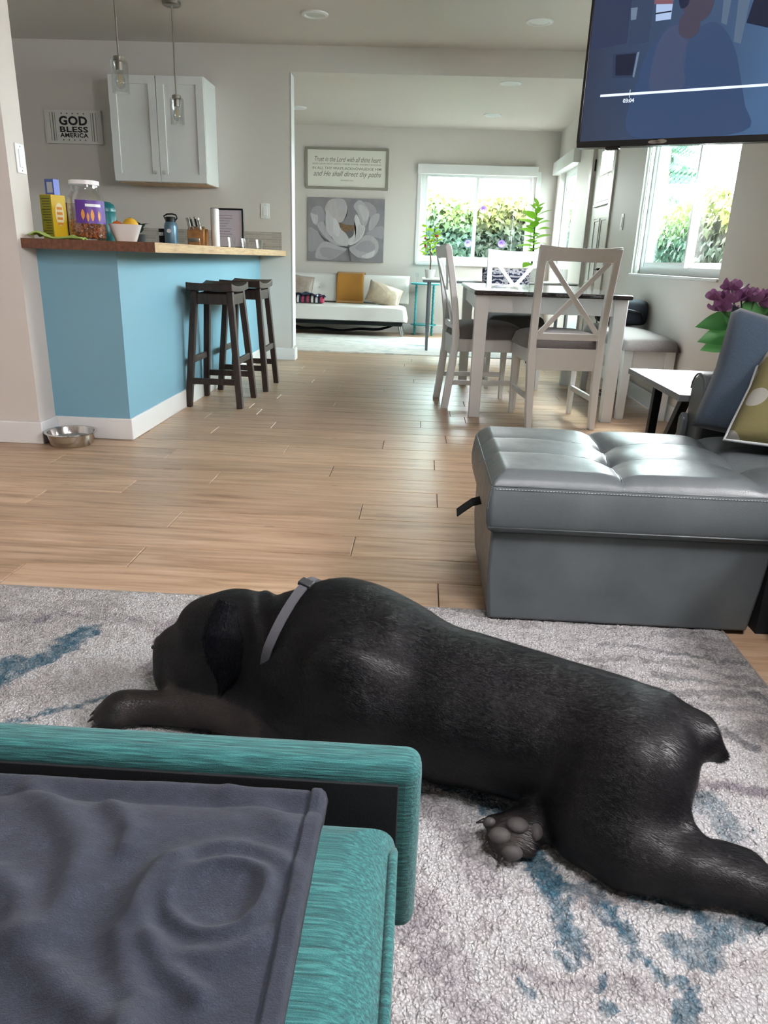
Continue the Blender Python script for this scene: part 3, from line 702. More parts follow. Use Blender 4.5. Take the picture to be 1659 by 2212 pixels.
# ================================================================== DINING
def xchair(label, loc, rotz):
    """x-back chair facing +y; origin under the seat centre"""
    r = thing('dining_chair', label, 'chair', loc, rotz, 'white x-back dining chairs')
    hw = .195
    def back_y(z): # curve of the rear stile
        if z < .45: return -.205-.045*(1-z/.45)**1.4
        return -.205-.085*((z-.45)/.54)**1.5
    for sx in (-1, 1):
        m = MB(); pts = []; zs = [0,.1,.2,.3,.4,.46,.55,.65,.75,.85,.93,.975]
        vs = []; fs = []
        for z in zs:
            y = back_y(z); x = sx*(hw-.012+.018*(z/.975)); a = .019 if z > .4 else .017+.006*(z/.4); b = .019 if z > .5 else .022
            if z < .05: a *= .85
            vs += [(x-a,y-b,z),(x+a,y-b,z),(x+a,y+b,z),(x-a,y+b,z)]
        for i in range(len(zs)-1):
            for k in range(4): fs.append((i*4+k, i*4+(k+1)%4, (i+1)*4+(k+1)%4, (i+1)*4+k))
        fs += [(3,2,1,0), tuple((len(zs)-1)*4+k for k in range(4))]
        m.add(vs, fs).build('leg', 'white_lacquer', r, bevel=.003)
        MB().bar((sx*(hw-.01),.195,0),(sx*(hw-.01),.195,.44),.026,.026,(0,1,0),.042,.042).build('leg', 'white_lacquer', r, bevel=.003)
        MB().bar((sx*(hw-.008),-.20,.40),(sx*(hw-.008),.19,.40),.02,.085).build('seat_rail', 'white_lacquer', r, bevel=.002)
        MB().bar((sx*(hw-.01),-.225,.165),(sx*(hw-.01),.19,.165),.018,.03).build('stretcher', 'white_lacquer', r, bevel=.002)
    MB().bar((-hw+.02,-.205,.385),(hw-.02,-.205,.385),.02,.12).build('seat_rail', 'white_lacquer', r, bevel=.002)
    MB().bar((-hw+.02,.197,.395),(hw-.02,.197,.395),.02,.09).build('seat_rail', 'white_lacquer', r, bevel=.002)
    # curved rails
    def rail(name, z0, z1, wd, sag, t):
        m = MB(); n = 12; vs = []; fs = []
        for i in range(n+1):
            u = i/n*2-1; x = u*wd
            for (z, dy) in ((z0,-t),(z1,-t),(z1,t),(z0,t)):
                vs.append((x, back_y(z)+dy-sag*(1-u*u), z-(.012*(1-u*u) if z == z1 and z1 > .9 else 0)))
        for i in range(n):
            for k in range(4): fs.append((i*4+k, i*4+(k+1)%4, (i+1)*4+(k+1)%4, (i+1)*4+k))
        fs += [(3,2,1,0), tuple(n*4+k for k in range(4))]
        m.add(vs, fs).build(name, 'white_lacquer', r, bevel=.003)
    rail('top_rail', .905, .985, hw+.024, .02, .012)
    rail('back_rail', .492, .530, hw-.015, .012, .011)
    zb, zt_ = .525, .908
    for sgn in (-1,1):
        m = MB(); n = 8; vs = []; fs = []
        for i in range(n+1):
            t = i/n; x = sgn*(-.165+.33*t); z = zb+(zt_-zb)*t; y = back_y(z)-.014+(.004*sgn)
            dx, dz = (zt_-zb), -sgn*.33; L = math.hypot(dx,dz); px, pz_ = dx/L*.0135, dz/L*.0135
            vs += [(x-px,y-.007,z-pz_),(x+px,y-.007,z+pz_),(x+px,y+.007,z+pz_),(x-px,y+.007,z-pz_)]
        for i in range(n):
            for k in range(4): fs.append((i*4+k, i*4+(k+1)%4, (i+1)*4+(k+1)%4, (i+1)*4+k))
        fs += [(3,2,1,0), tuple(n*4+k for k in range(4))]
        m.add(vs, fs).build('cross_slat', 'white_lacquer', r, bevel=.002)
    def cush(u, v):
        a = 2*u-1; b = 2*v-1; k = (1-a**6)*(1-b**6); return (a*(.218-.012*(b<0)*b*b), b*.218+.008, .44+.085*max(0,k)**.3+.012*(1-a*a)*(1-b*b))
    m = MB(); m.grid(cush, 20, 20); m.grid(lambda u,v: (cush(u,v)[0], cush(u,v)[1], .438), 20, 20)
    m.build('seat_cushion', 'seat_fabric', r, smooth=60)
    return r
# the crossed slats span z .68-.91 on the chair; stretch to the photo's tall X
xchair('white x-back chair with its back to the viewer, nearest of the three', (.795, 4.415, 0), math.radians(6))
xchair('white x-back chair seen edge-on at the left side of the table', (.40, 4.86, 0), math.radians(-90+7))
xchair('white x-back chair at the far side of the table facing the viewer', (.70, 5.70, 0), math.radians(180-2))

tb = thing('dining_table', 'white dining table with dark espresso top and square legs', 'table', (.742, 5.10, 0))
tx, ty = .445, .765
MB().box(-tx,tx,-ty,ty,.711,.737).build('tabletop', 'espresso_top', tb, bevel=.009, seg=3)
for sx in (-1,1):
    for sy in (-1,1):
        MB().bar((sx*(tx-.05),sy*(ty-.085),0),(sx*(tx-.05),sy*(ty-.085),.71),.064,.064,(0,1,0),.078,.078).build('leg', 'white_lacquer', tb, bevel=.004)
for sx in (-1,1): MB().box(sx*(tx-.045)-.011,sx*(tx-.045)+.011,-ty+.12,ty-.12,.615,.711).build('apron', 'white_lacquer', tb, bevel=.002)
for sy in (-1,1): MB().box(-tx+.085,tx-.085,sy*(ty-.08)-.011,sy*(ty-.08)+.011,.615,.711).build('apron', 'white_lacquer', tb, bevel=.002)

bn = thing('bench', 'white dining bench with grey padded seat against the right-hand wall', 'bench', (1.372, 5.07, 0))
bx_, by_ = .155, .575
for sx in (-1,1):
    for sy in (-1,1): MB().bar((sx*(bx_-.03),sy*(by_-.035),0),(sx*(bx_-.03),sy*(by_-.035),.42),.044,.044,(0,1,0),.06,.06).build('leg', 'white_lacquer', bn, bevel=.004)
for sy in (-1,1): MB().box(-bx_+.05,bx_-.05,sy*(by_-.03)-.01,sy*(by_-.03)+.01,.27,.42).build('end_panel', 'white_lacquer', bn, bevel=.002)
for sx in (-1,1): MB().box(sx*(bx_-.025)-.01,sx*(bx_-.025)+.01,-by_+.06,by_-.06,.33,.42).build('side_rail', 'white_lacquer', bn, bevel=.002)
def bcush(u, v):
    a = 2*u-1; b = 2*v-1; k = max(0,(1-a**6)*(1-b**10)); return (a*.172, b*.60, .42+.075*k**.3+.014*(1-a*a)*(1-b*b))
m = MB(); m.grid(bcush, 16, 40); m.grid(lambda u,v: (bcush(u,v)[0], bcush(u,v)[1], .4205), 16, 40); m.build('seat_cushion', 'seat_fabric', bn, smooth=60)
# black bag on the bench
pm('bag_navy', '131822', .95, bump=.3, bscale=300)
bg_ = thing('duffel_bag', 'dark navy soft bag lying on the grey bench by the wall', 'bag', (1.385, 5.34, .511))
def bag(q): return Vector((math.copysign(abs(q.x)**1, q.x), q.y, q.z))
vs=[]; n=36; m_=16; bgm = MB()
for j in range(m_+1):
    ph = PI*j/m_
    for k in range(n):
        t = 2*PI*k/n; sp = lambda c, e: math.copysign(abs(c)**e, c)
        vs.append((.15*sp(math.sin(ph),.32)*sp(math.cos(t),.4), .20*sp(math.sin(ph),.32)*sp(math.sin(t),.4), .085-.085*sp(math.cos(ph),.35)))
bgm.add(vs, [(j*n+k, j*n+(k+1)%n, (j+1)*n+(k+1)%n, (j+1)*n+k) for j in range(m_) for k in range(n)]); bgm.build('bag_body', 'bag_navy', bg_, smooth=True)
MB().tube([(-.10,-.194,.05),(-.08,-.205,.09),(0,-.21,.105),(.08,-.205,.09),(.10,-.194,.05)], .008, 8).build('handle', 'black_metal', bg_, smooth=True)
MB().tube([(-.06,-.19,.12),(.06,-.19,.12)], .003, 6).build('zip', 'nickel', bg_)
MB().tube([(-.145,.0,.03),(-.17,-.05,.05),(-.175,-.02,.1),(-.16,.06,.09),(-.145,.08,.04)], .007, 8).build('strap', 'black_metal', bg_, smooth=True)
# cable under the bench
pm('cable_black', '2a2c2e', .5); m = MB(); pts = []
for i in range(60):
    t = i/59; a = t*4*PI; rr_ = .06+.03*t; pts.append((rr_*math.cos(a), rr_*math.sin(a)*1.3, .005+.012*t+.01*math.sin(a*2.3)**2))
pts += [(.10,.15,.04),(.12,.20,.15),(.135,.22,.28)]
o = m.tube(pts, .004, 6).build('power_cord', 'cable_black', None, smooth=True, loc=(1.36, 5.42, 0)); tag(o, 'tangled dark power cord on the floor under the bench', 'cord')

# ================================================================== FAR ROOM
# rug in the far room
s = N('far_rug'); v = s.coord('Object', (1, 3.2, 1)); f = s.noise(v, 2.2, 6, .62, 1.2); f2 = s.noise(v, 30, 3)
s.set(col=s.mix(s.math('MULTIPLY', f2, .25), s.ramp(f, [(.34, '8aa3a8'), (.44, 'cfd0cc'), (.55, 'e4e2dd'), (.62, 'b8bab8'), (.72, 'dcdad5')]), 'c0beb8'), rough=.95); s.bump(f2, .5, .003)
o = MB().box(-1.9, 1.25, 0, 1.66, 0, .012).build('area_rug', 'far_rug', None, bevel=.004, loc=(0, 7.285, 0)); tag(o, 'pale grey and teal patterned rug in the far room', 'rug')
# white futon
ft = thing('futon_sofa', 'white armless tufted futon sofa with chrome legs against the far wall', 'sofa', (-1.06, 9.2, 0))
def seat(u, v):
    a = 2*u-1; b = 2*v-1; k = max(0,(1-a**16)*(1-b**8)); return (a*.90, b*.30-.02, .185+.165*k**.22+.008*(1-b*b))
m = MB(); m.grid(seat, 60, 24); m.grid(lambda u,v: (seat(u,v)[0], seat(u,v)[1], .175), 60, 24); m.build('seat', 'white_leatherette', ft, smooth=60)
tuft = [(-.62,.5),(-.21,.5),(.21,.5),(.62,.5),(-.62,.17),(-.21,.17),(.21,.17),(.62,.17)]
def fback(u, v):
    a = 2*u-1; x = a*.90; h = v; k = max(0,(1-a**16)*(1-(2*v-1)**10)); z = .36+h*.33; y = .20+.13*h
    d = 0
    for tx_, tz in ((-.62,.52),(-.21,.52),(.21,.52),(.62,.52)): d += .028*math.exp(-(((x-tx_)/.05)**2+((h-tz)/.14)**2))
    return (x, y-.055*k**.3+d, z)
m = MB(); m.grid(fback, 90, 24); m.grid(lambda u,v: (fback(u,v)[0], .235+.13*v+.03, fback(u,v)[2]), 90, 24); bo_ = m.build('backrest', 'white_leatherette', ft, smooth=60)
for tx_ in (-.62,-.21,.21,.62): MB().ball((tx_,.20+.13*.52-.036,.36+.52*.33), .011, 10, 6).build('button', 'white_leatherette', bo_, smooth=True)
MB().box(-.84,.84,-.27,.22,.13,.176).build('underframe', 'black_lining', ft, bevel=.01)
s = N('dark_sling'); s.set(col='10151c', rough=.9)
m = MB(); m.grid(lambda u,v: ((u-.5)*1.5, -.22+v*.35, .13-.085*math.sin(PI*u)**.6+.01*math.sin(u*20)), 40, 8); m.build('under_sling', 'dark_sling', ft, smooth=True, solid=.004)
for sx in (-1,1):
    for y in (-.2,.2): MB().tube([(sx*.80,y,.178),(sx*.845,y-.015,0)], [.026,.017], 16).build('leg', 'chrome', ft, smooth=50)
def cushion_mesh(m, wx, wz, th, n=18, pinch=.10):
    def f(u, v, sg):
        a = 2*u-1; b = 2*v-1; k = max(0,(1-a*a)*(1-b*b))**.42
        px = a*wx/2*(1-pinch*(1-abs(b))**1*abs(a)*.6) if pinch else a*wx/2; pz__ = b*wz/2*(1-pinch*(1-abs(a))*abs(b)*.6)
        return (px, sg*th/2*k, pz__)
    m.grid(lambda u,v: f(u,v,-1), n, n); m.grid(lambda u,v: f(u,v,1), n, n); return m
def cushion(name, label, mat, loc, rot, wx, wz, th, group=None):
    o = cushion_mesh(MB(), wx, wz, th).build(name, mat, None, smooth=True, loc=loc, rot=rot); return tag(o, label, 'cushion', group)
s = N('satin_taupe'); v = s.coord(); f = s.noise(v, 6, 4, .6, .6); s.set(col=s.ramp(f, [(.3, '8d7d69'), (.7, 'b3a48f')]), rough=.28, sheen=.3); s.bump(f, .5, .02)
s = N('satin_brown'); v = s.coord(); f = s.noise(v, 7, 4, .6, .6); s.set(col=s.ramp(f, [(.3, '85766a'), (.7, 'a3958a')]), rough=.4, sheen=.3); s.bump(f, .4, .02)
cushion('throw_pillow', 'taupe pillow leaning at the left end of the white futon', 'satin_brown', (-1.52, 9.33, .50), (math.radians(-20), math.radians(8), math.radians(6)), .36, .36, .12, 'pillows on the futon')
cushion('throw_pillow', 'shiny gold satin pillow tilted at the right of the white futon', 'satin_taupe', (-.455, 9.20, .470), (math.radians(-38), math.radians(17), math.radians(4)), .42, .30, .13, 'pillows on the futon')
s = N('mustard_knit'); v = s.coord('Object', (1,1,1)); ch = s.n('TexWave', wave_type='BANDS', bands_direction='DIAGONAL'); ch.inputs['Scale'].default_value = 60; ch.inputs['Distortion'].default_value = 3; s.l(v, ch.inputs['Vector'])
s.set(col=s.ramp(ch.outputs['Fac'], [(0, '8f5f18'), (1, 'b5802a')]), rough=.9, sheen=.3); s.bump(ch.outputs['Fac'], .4, .004)
def throw(u, v): # over the backrest, down the front onto the seat
    x = (u-.5)*.335; pts = [(.40,.40),(.36,.69),(.33,.705),(.26,.69),(.20,.55),(.13,.37),(.10,.358),(.04,.358)]
    t = v*(len(pts)-1); i = min(int(t), len(pts)-2); f_ = t-i; y = pts[i][0]*(1-f_)+pts[i+1][0]*f_; z = pts[i][1]*(1-f_)+pts[i+1][1]*f_
    return (x+.006*math.sin(v*9), y-.008-.006*math.sin(u*7+v*3), z+.008)
m = MB(); m.grid(throw, 16, 42); o = m.build('throw_blanket', 'mustard_knit', None, smooth=True, solid=.012, loc=(-.885, 9.2, 0)); tag(o, 'mustard knit throw hung over the futon backrest', 'blanket')
# folded woven blanket
pm('woven_red', 'a83a52', .9); pm('woven_navy', '1d2a44', .9); pm('woven_white', 'd6d4d2', .9); pm('woven_black', '20222a', .9)
fb_ = thing('folded_blanket', 'folded striped woven blanket in red, navy and white on the futon', 'blanket', (-1.36, 9.09, .362))
seq = ['woven_black','woven_white','woven_black','woven_white','woven_navy','woven_red','woven_navy','woven_red','woven_black','woven_white','woven_black','woven_white','woven_navy','woven_red']
x = -.205
for i, c_ in enumerate(seq):
    wdt = .030 if 'red' in c_ or 'navy' in c_ else .026
    vs = [( (u), -.085+.17*v_, 0) for u in (0,1) for v_ in (0,1)]
    m = MB(); m.grid(lambda u,v: (x+u*wdt, -.09*math.cos(PI*v*1.0), .045+.045*math.sin(PI*(v*1.2-.1))+.004*math.sin(u*6+i)), 2, 14); m.add([(x,-.088,.001),(x+wdt,-.088,.001),(x+wdt,.09,.001),(x,.09,.001),(x,-.091,.045),(x+wdt,-.091,.045),(x+wdt,.09,.045),(x,.09,.045)],[(3,2,1,0),(0,1,5,4),(1,2,6,5),(2,3,7,6),(3,0,4,7)])
    m.build('stripe', c_, fb_, smooth=40); x += wdt
m = MB(); m.grid(lambda u,v: (-.16+u*.36, -.075+v*.17, .088+.014*math.sin(u*14)*math.sin(v*4+1)+.012*math.sin(u*5)), 24, 10); m.build('top_fold', 'woven_navy', fb_, smooth=True, solid=.012)
# framed scripture sign
pm('frame_taupe', '8e8a7e', .6); pm('sign_cream', 'e6e4da', .7); pm('ink_taupe', '8a877c', .8)
fs_ = thing('framed_sign', 'wide framed cream sign with grey scripture lettering above the flower canvas', 'sign', (-.973, YF, 1.894))
hw, hh, e = .50, .228, .026
f = MB(); f.box(-hw,hw,-.035,-.001,hh-e,hh); f.box(-hw,hw,-.035,-.001,-hh,-hh+e); f.box(-hw,-hw+e,-.035,-.001,-hh+e,hh-e); f.box(hw-e,hw,-.035,-.001,-hh+e,hh-e); f.build('frame', 'frame_taupe', fs_, bevel=.003)
MB().box(-hw+e,hw-e,-.016,-.002,-hh+e,hh-e).build('panel', 'sign_cream', fs_)
for body, z, sz, sh, wdt, of in (('Trust in the Lord with all thine heart',.098,.078,.4,.80,.0006),('AND LEAN NOT UNTO THINE OWN UNDERSTANDING',.048,.026,0,.83,0),('IN ALL THY WAYS ACKNOWLEDGE HIM',.0,.040,0,.83,.0004),('and He shall direct thy paths',-.060,.082,.4,.82,.0006),('PROVERBS 3:5-6',-.130,.021,0,.15,0)):
    text('lettering', body, sz, 'ink_taupe', fs_, (0,-.0165,z), RX, offset=of, shear=sh, width=wdt)
# flower canvas: stretched canvas with a painted peony
pm('canvas_grey', '8f8b90', .8, var=.12, vscale=5)
for i, c_ in enumerate(('77747a','a09ca1','b3afb2','c4c1c3','d3d1d2','bcb6b4')):
    s = N('petal_%d' % i); v = s.coord('Object', (30,1,6)); f = s.noise(v, 1.2, 4, .6, .5); s.set(col=s.mix(s.math('MULTIPLY', f, .55), c_, '8b868d'), rough=.8)
pm('stamen_ochre', '8a6f50', .8, var=.4, vscale=90); pm('paint_dark', '5f5c61', .8)
fc = thing('flower_canvas', 'grey canvas painted with a large white peony', 'painting', (-.972, YF, 1.202))
MB().box(-.47,.47,-.038,-.001,-.365,.365).build('canvas', 'canvas_grey', fc, bevel=.003)
def cpx(x, y): # crop pixels of the painting -> local metres
    return ((x-190)/(1415-190)*.94-.47, .365-(y-935)/(1965-935)*.73)
YL = [-.0384]
def petal(pts, mat, smooth=3):
    P = [Vector((*cpx(*p), 0)) for p in pts]; n_ = len(P); out = []
    for i in range(n_):
        p0,p1,p2,p3 = P[i-1],P[i],P[(i+1)%n_],P[(i+2)%n_]
        for k in range(smooth):
            t = k/smooth; out.append(.5*((2*p1)+(p2-p0)*t+(2*p0-5*p1+4*p2-p3)*t*t+(3*p1-p0-3*p2+p3)*t**3))
    YL[0] -= .00045
    y = YL[0]; c_ = sum(out, Vector((0,0,0)))/len(out)
    me = bpy.data.meshes.new('painted_petal'); bm = bmesh.new(); vs = [bm.verts.new((max(-.468,min(.468,q.x)), y, max(-.363,min(.363,q.y)))) for q in out]
    bm.faces.new(vs); bmesh.ops.triangulate(bm, faces=bm.faces); bm.to_mesh(me); bm.free(); me.materials.append(MATS[mat]); return link('painted_petal', me, fc)
petal([(195,1440),(300,1450),(440,1560),(480,1640),(380,1760),(195,1800)], 'petal_1')
petal([(1130,1490),(1250,1400),(1400,1370),(1400,1560),(1330,1560),(1200,1530)], 'petal_1')
petal([(235,1190),(290,1090),(400,1080),(460,1200),(450,1330),(390,1390),(290,1370),(240,1280)], 'petal_1')
petal([(230,1190),(300,1210),(350,1230),(340,1360),(280,1350),(250,1270)], 'petal_3')
petal([(1080,990),(1180,1000),(1270,1080),(1280,1180),(1190,1230),(1130,1110)], 'petal_1')
petal([(1190,1240),(1320,1160),(1330,1260),(1250,1400),(1170,1440)], 'petal_2')
petal([(460,1090),(530,980),(640,945),(760,960),(810,1040),(820,1140),(760,1290),(700,1330),(600,1280),(480,1170)], 'petal_5')
petal([(640,950),(740,960),(790,1040),(760,1180),(700,1250),(660,1100)], 'petal_2')
petal([(830,1060),(900,960),(960,950),(990,1050),(960,1330),(880,1400),(760,1350),(820,1200)], 'petal_0')
petal([(920,1060),(990,970),(1060,980),(1160,1110),(1170,1220),(1120,1370),(1050,1330),(990,1180)], 'petal_2')
petal([(990,1040),(1100,1060),(1165,1160),(1150,1260),(1090,1300),(1030,1180)], 'petal_3')
petal([(480,1170),(530,1150),(570,1260),(640,1500),(560,1560),(480,1420)], 'petal_3')
petal([(700,1330),(790,1360),(950,1370),(960,1460),(910,1540),(860,1560),(800,1530),(730,1440)], 'stamen_ochre')
petal([(800,1480),(930,1460),(900,1550),(850,1570)], 'paint_dark')
petal([(340,1390),(440,1330),(520,1520),(640,1640),(830,1690),(800,1720),(640,1690),(480,1590)], 'petal_2')
petal([(540,1260),(600,1250),(670,1310),(720,1430),(800,1500),(850,1590),(840,1690),(700,1680),(590,1590),(540,1420)], 'petal_3')
petal([(600,1270),(660,1310),(700,1430),(690,1560),(610,1500)], 'petal_4')
petal([(960,1190),(1010,1250),(1050,1350),(1100,1370),(1110,1440),(1060,1570),(960,1660),(860,1690),(850,1600),(920,1540),(940,1430),(970,1400),(930,1300)], 'petal_4')
petal([(1000,1360),(1080,1370),(1090,1450),(1010,1580),(920,1640),(980,1500)], 'petal_3')
petal([(350,1480),(480,1610),(640,1700),(840,1715),(830,1745),(640,1730),(470,1650)], 'paint_dark')
petal([(820,1760),(700,1720),(480,1640),(370,1720),(310,1850),(340,1930),(560,1940),(700,1860)], 'petal_2')
petal([(560,1930),(700,1850),(800,1790),(720,1780),(520,1740),(390,1760),(420,1880)], 'petal_1')
petal([(860,1740),(1000,1650),(1100,1530),(1220,1530),(1320,1620),(1330,1760),(1230,1890),(1050,1900),(940,1850)], 'petal_2')
petal([(960,1730),(1080,1620),(1220,1620),(1290,1720),(1200,1800),(1050,1790)], 'petal_1')
petal([(1060,1870),(1180,1810),(1280,1760),(1250,1860),(1150,1900)], 'petal_4')
petal([(835,1730),(855,1730),(900,1955),(870,1955)], 'paint_dark')

# ------------------------------------------------------------------ teal twisted plant stand
pm('teal_paint', '1f8d93', .4)
ps = thing('plant_stand', 'teal painted plant stand with twisted legs beside the futon', 'plant stand', (.035, 9.435, 0))
MB().lathe([(0,.600),(.175,.600),(.18,.606),(.18,.616),(.172,.62),(0,.62)], 32).build('top', 'teal_paint', ps, smooth=40)
MB().lathe([(0,.118),(.16,.118),(.163,.124),(.16,.13),(0,.13)], 32).build('lower_shelf', 'teal_paint', ps, smooth=40)
for k in range(4):
    a = PI/4+k*PI/2; x0, y0 = .152*math.cos(a), .152*math.sin(a); zs = np.linspace(0, .60, 90)
    MB().tube([(x0,y0,z) for z in zs], [.010+.0055*abs(math.sin(z*75)) for z in zs], 10).build('leg', 'teal_paint', ps, smooth=True)
for lab, x, y, h_ in (('tall slim glass candle holder on the teal stand', -.07, 9.38, .11),('short clear glass bowl on the teal stand', .035, 9.36, .05),('second short clear glass bowl on the teal stand, farther right', .125, 9.40, .05)):
    o = MB().lathe([(0,.003),(.026,.003),(.006,.012),(.006,h_*.6),(.018,h_*.65),(.02,h_),(.017,h_),(.015,h_*.7)], 18).build('candle_holder', 'clear_glass', None, smooth=50, loc=(x,y,.62)) if h_ > .1 else MB().lathe([(0,.002),(.03,.002),(.04,.05),(.038,.05),(.028,.006)], 18).build('glass_bowl', 'clear_glass', None, smooth=50, loc=(x,y,.62))
    tag(o, lab, 'glassware')
# ------------------------------------------------------------------ white desk by the window
pm('desk_white', 'dfe1e0', .4); pm('leg_grey', '6b7276', .4, .5)
dk = thing('folding_table', 'long white folding table with grey metal legs under the window', 'table', (.76, 7.92, .012))
MB().box(-.765,.765,-.33,.33,.688,.702).build('tabletop', 'desk_white', dk, bevel=.003)
MB().box(-.755,.755,-.32,.32,.668,.688).build('apron', 'leg_grey', dk, bevel=.002)
for sx in (-1,1):
    for sy in (-1,1):
        lg = MB().tube([(sx*.69,sy*.275,.67),(sx*.69,sy*.275,.18)], .019, 14).build('leg', 'leg_grey', dk, smooth=50)
        MB().tube([(sx*.69,sy*.275,.19),(sx*.69,sy*.275,.0)], .014, 14).build('leg_extension', 'leg_grey', lg, smooth=50)
# damask chair behind the far dining chair
s = N('damask'); v = s.coord('Object', (1,1,1)); sx_ = s.n('SeparateXYZ'); s.l(v, sx_.inputs[0])
ax = s.math('ABSOLUTE', s.math('SINE', s.math('MULTIPLY', sx_.outputs[0], 18)))
cb_ = s.n('CombineXYZ'); s.l(ax, cb_.inputs[0]); s.l(s.math('MULTIPLY', sx_.outputs[2], 12), cb_.inputs[1]); s.l(s.math('MULTIPLY', sx_.outputs[1], 12), cb_.inputs[2])
vo = s.n('TexVoronoi', feature='DISTANCE_TO_EDGE'); vo.inputs['Scale'].default_value = 1.9; s.l(cb_.outputs[0], vo.inputs['Vector'])
nz = s.noise(cb_.outputs[0], 4.5, 2); k = s.math('GREATER_THAN', s.math('SUBTRACT', nz, s.math('MULTIPLY', vo.outputs['Distance'], .9)), .40)
s.set(col=s.mix(k, '232c45', 'b9b3bd'), rough=.85)
dc = thing('slipper_chair', 'navy damask upholstered chair standing by the white folding table', 'chair', (.80, 7.24, 0))
cushion_mesh(MB(), .46, .42, .16, pinch=.02).build('backrest', 'damask', dc, smooth=True, loc=(0,.20,.63), rot=(math.radians(-8),0,0))
m = MB(); m.grid(lambda u,v: ((2*u-1)*.25, (2*v-1)*.24, .36+.085*max(0,(1-(2*u-1)**8)*(1-(2*v-1)**8))**.3), 16, 16); m.grid(lambda u,v: ((2*u-1)*.25, (2*v-1)*.24, .345), 16, 16); m.build('seat', 'damask', dc, smooth=60)
for sx in (-1,1):
    for sy in (-1,1): MB().tube([(sx*.2,sy*.19,.35),(sx*.215,sy*.205,0)], [.02,.014], 10).build('leg', 'dark_wood', dc, smooth=50)
# ------------------------------------------------------------------ plants on the white table
def leafmat(name, a, b):
    s = N(name); oi = s.n('ObjectInfo'); s.set(col=s.ramp(oi.outputs['Random'], [(0, a), (1, b)]), rough=.4)
    tr = s.n('BsdfTranslucent'); tr.inputs[0].default_value = (*lin(b), 1); mx = s.n('MixShader'); mx.inputs[0].default_value = .45
    s.l(s.b.outputs[0], mx.inputs[1]); s.l(tr.outputs[0], mx.inputs[2]); s.l(mx.outputs[0], s.out.inputs[0]); return s.m
leafmat('leaf_lime', '5fae28', 'c8ee48'); leafmat('leaf_green', '3a8030', 'a4dc48'); leafmat('leaf_vase', '33703c', '68a862')
pm('bark', '6b5138', .8); pm('pot_white', 'dcdad6', .4); pm('berry', 'b0322a', .3); pm('soil', '3a2c22', .9)
def potted(name, label, loc, pot_r, pot_h):
    r = thing(name, label, 'plant', loc)
    MB().lathe([(0,0),(pot_r*.75,0),(pot_r,pot_h),(pot_r*.93,pot_h),(pot_r*.9,pot_h-.012)], 24).build('pot', 'pot_white', r, smooth=40)
    MB().lathe([(0,pot_h-.015),(pot_r*.9,pot_h-.015)], 20).build('soil', 'soil', r); return r
t1 = potted('potted_tree', 'little lime green potted tree with red berries at the left of the far window', (.07, 7.80, .714), .055, .085)
MB().tube([(0,0,.07),(.004,0,.16),(-.006,0,.26),(-.01,0,.34)], [.007,.006,.005,.004], 8).build('stem', 'bark', t1, smooth=True)
lm_ = leaf_mesh('leaf', 'leaf_lime', .062, .020); rr = random.Random(12)
for i in range(70):
    a = rr.random()*2*PI; ph = rr.random(); rad = .085*math.sqrt(rr.random())*(1-.5*abs(ph-.4)); z = .23+ph*.26
    shared('leaf', lm_, t1, Matrix.Translation((-.01+rad*math.cos(a), rad*math.sin(a), z)) @ Euler((-.5+rr.random()*1.3, rr.uniform(-.5,.5), a-PI/2)).to_matrix().to_4x4())
for i in range(7):
    a = rr.random()*2*PI; z = .27+rr.random()*.18; MB().ball((-.01+.07*math.cos(a), .07*math.sin(a), z), .012, 10, 7).build('berry', 'berry', t1, smooth=True)
for i in range(6):
    a = i*1.1; MB().tube([(-.008,0,.24+.02*i),(-.008+.05*math.cos(a),.05*math.sin(a),.29+.025*i)], [.003,.002], 6).build('twig', 'bark', t1)
t2 = potted('potted_ficus', 'tall bright green leafy potted plant in front of the far window', (1.09, 7.86, .714), .085, .13)
MB().tube([(0,0,.11),(.006,0,.30),(-.004,0,.50),(.012,0,.70)], [.010,.009,.008,.005], 8).build('stem', 'leaf_stem', t2, smooth=True)
lm2 = leaf_mesh('leaf', 'leaf_green', .165, .050, .1, .3, 8)
for i in range(36):
    z = .16+i*.0160; a = i*2.4+rr.random()*.5; tilt = .05+.8*(i/36)+rr.uniform(-.15,.2)
    s_ = .75+.35*rr.random() if i < 30 else .6
    shared('leaf', lm2, t2, Matrix.Translation((0,0,z)) @ Euler((tilt, rr.uniform(-.4,.4), a)).to_matrix().to_4x4() @ Matrix.Scale(s_,4))
o = MB().lathe([(0,.002),(.035,.002),(.04,.01),(.04,.13),(.037,.13),(.036,.012),(0,.010)], 20).build('glass_vase', 'clear_glass', None, smooth=50, loc=(1.40,7.75,.714)); tag(o, 'small empty clear glass at the right end of the folding table', 'glass')
# ================================================================== OUTSIDE
s = N('ivy_leaf'); at = s.n('Attribute', attribute_name='tint'); s.set(col=at.outputs['Color'], rough=.45, spec=.4)
tr = s.n('BsdfTranslucent'); s.l(at.outputs['Color'], tr.inputs[0]); mx = s.n('MixShader'); mx.inputs[0].default_value = .4; s.l(s.b.outputs[0], mx.inputs[1]); s.l(tr.outputs[0], mx.inputs[2]); s.l(mx.outputs[0], s.out.inputs[0])
pm('hedge_core', '1c2418', .95); pm('ground_out', '8a8578', .9); pm('petal_violet', '4a3cb0', .5); pm('fence_pale', 'c9cac4', .7)
IVY = np.array([(0,0,0),(.5,-.12,.05),(.42,.28,.02),(.95,.42,-.06),(.40,.62,.02),(0,1.15,-.12),(-.40,.62,.02),(-.95,.42,-.06),(-.42,.28,.02),(-.5,-.12,.05),(0,.4,.10)])
IVF = np.array([(10,0,1),(10,1,2),(10,2,3),(10,3,4),(10,4,5),(10,5,6),(10,6,7),(10,7,8),(10,8,9),(10,9,0)])
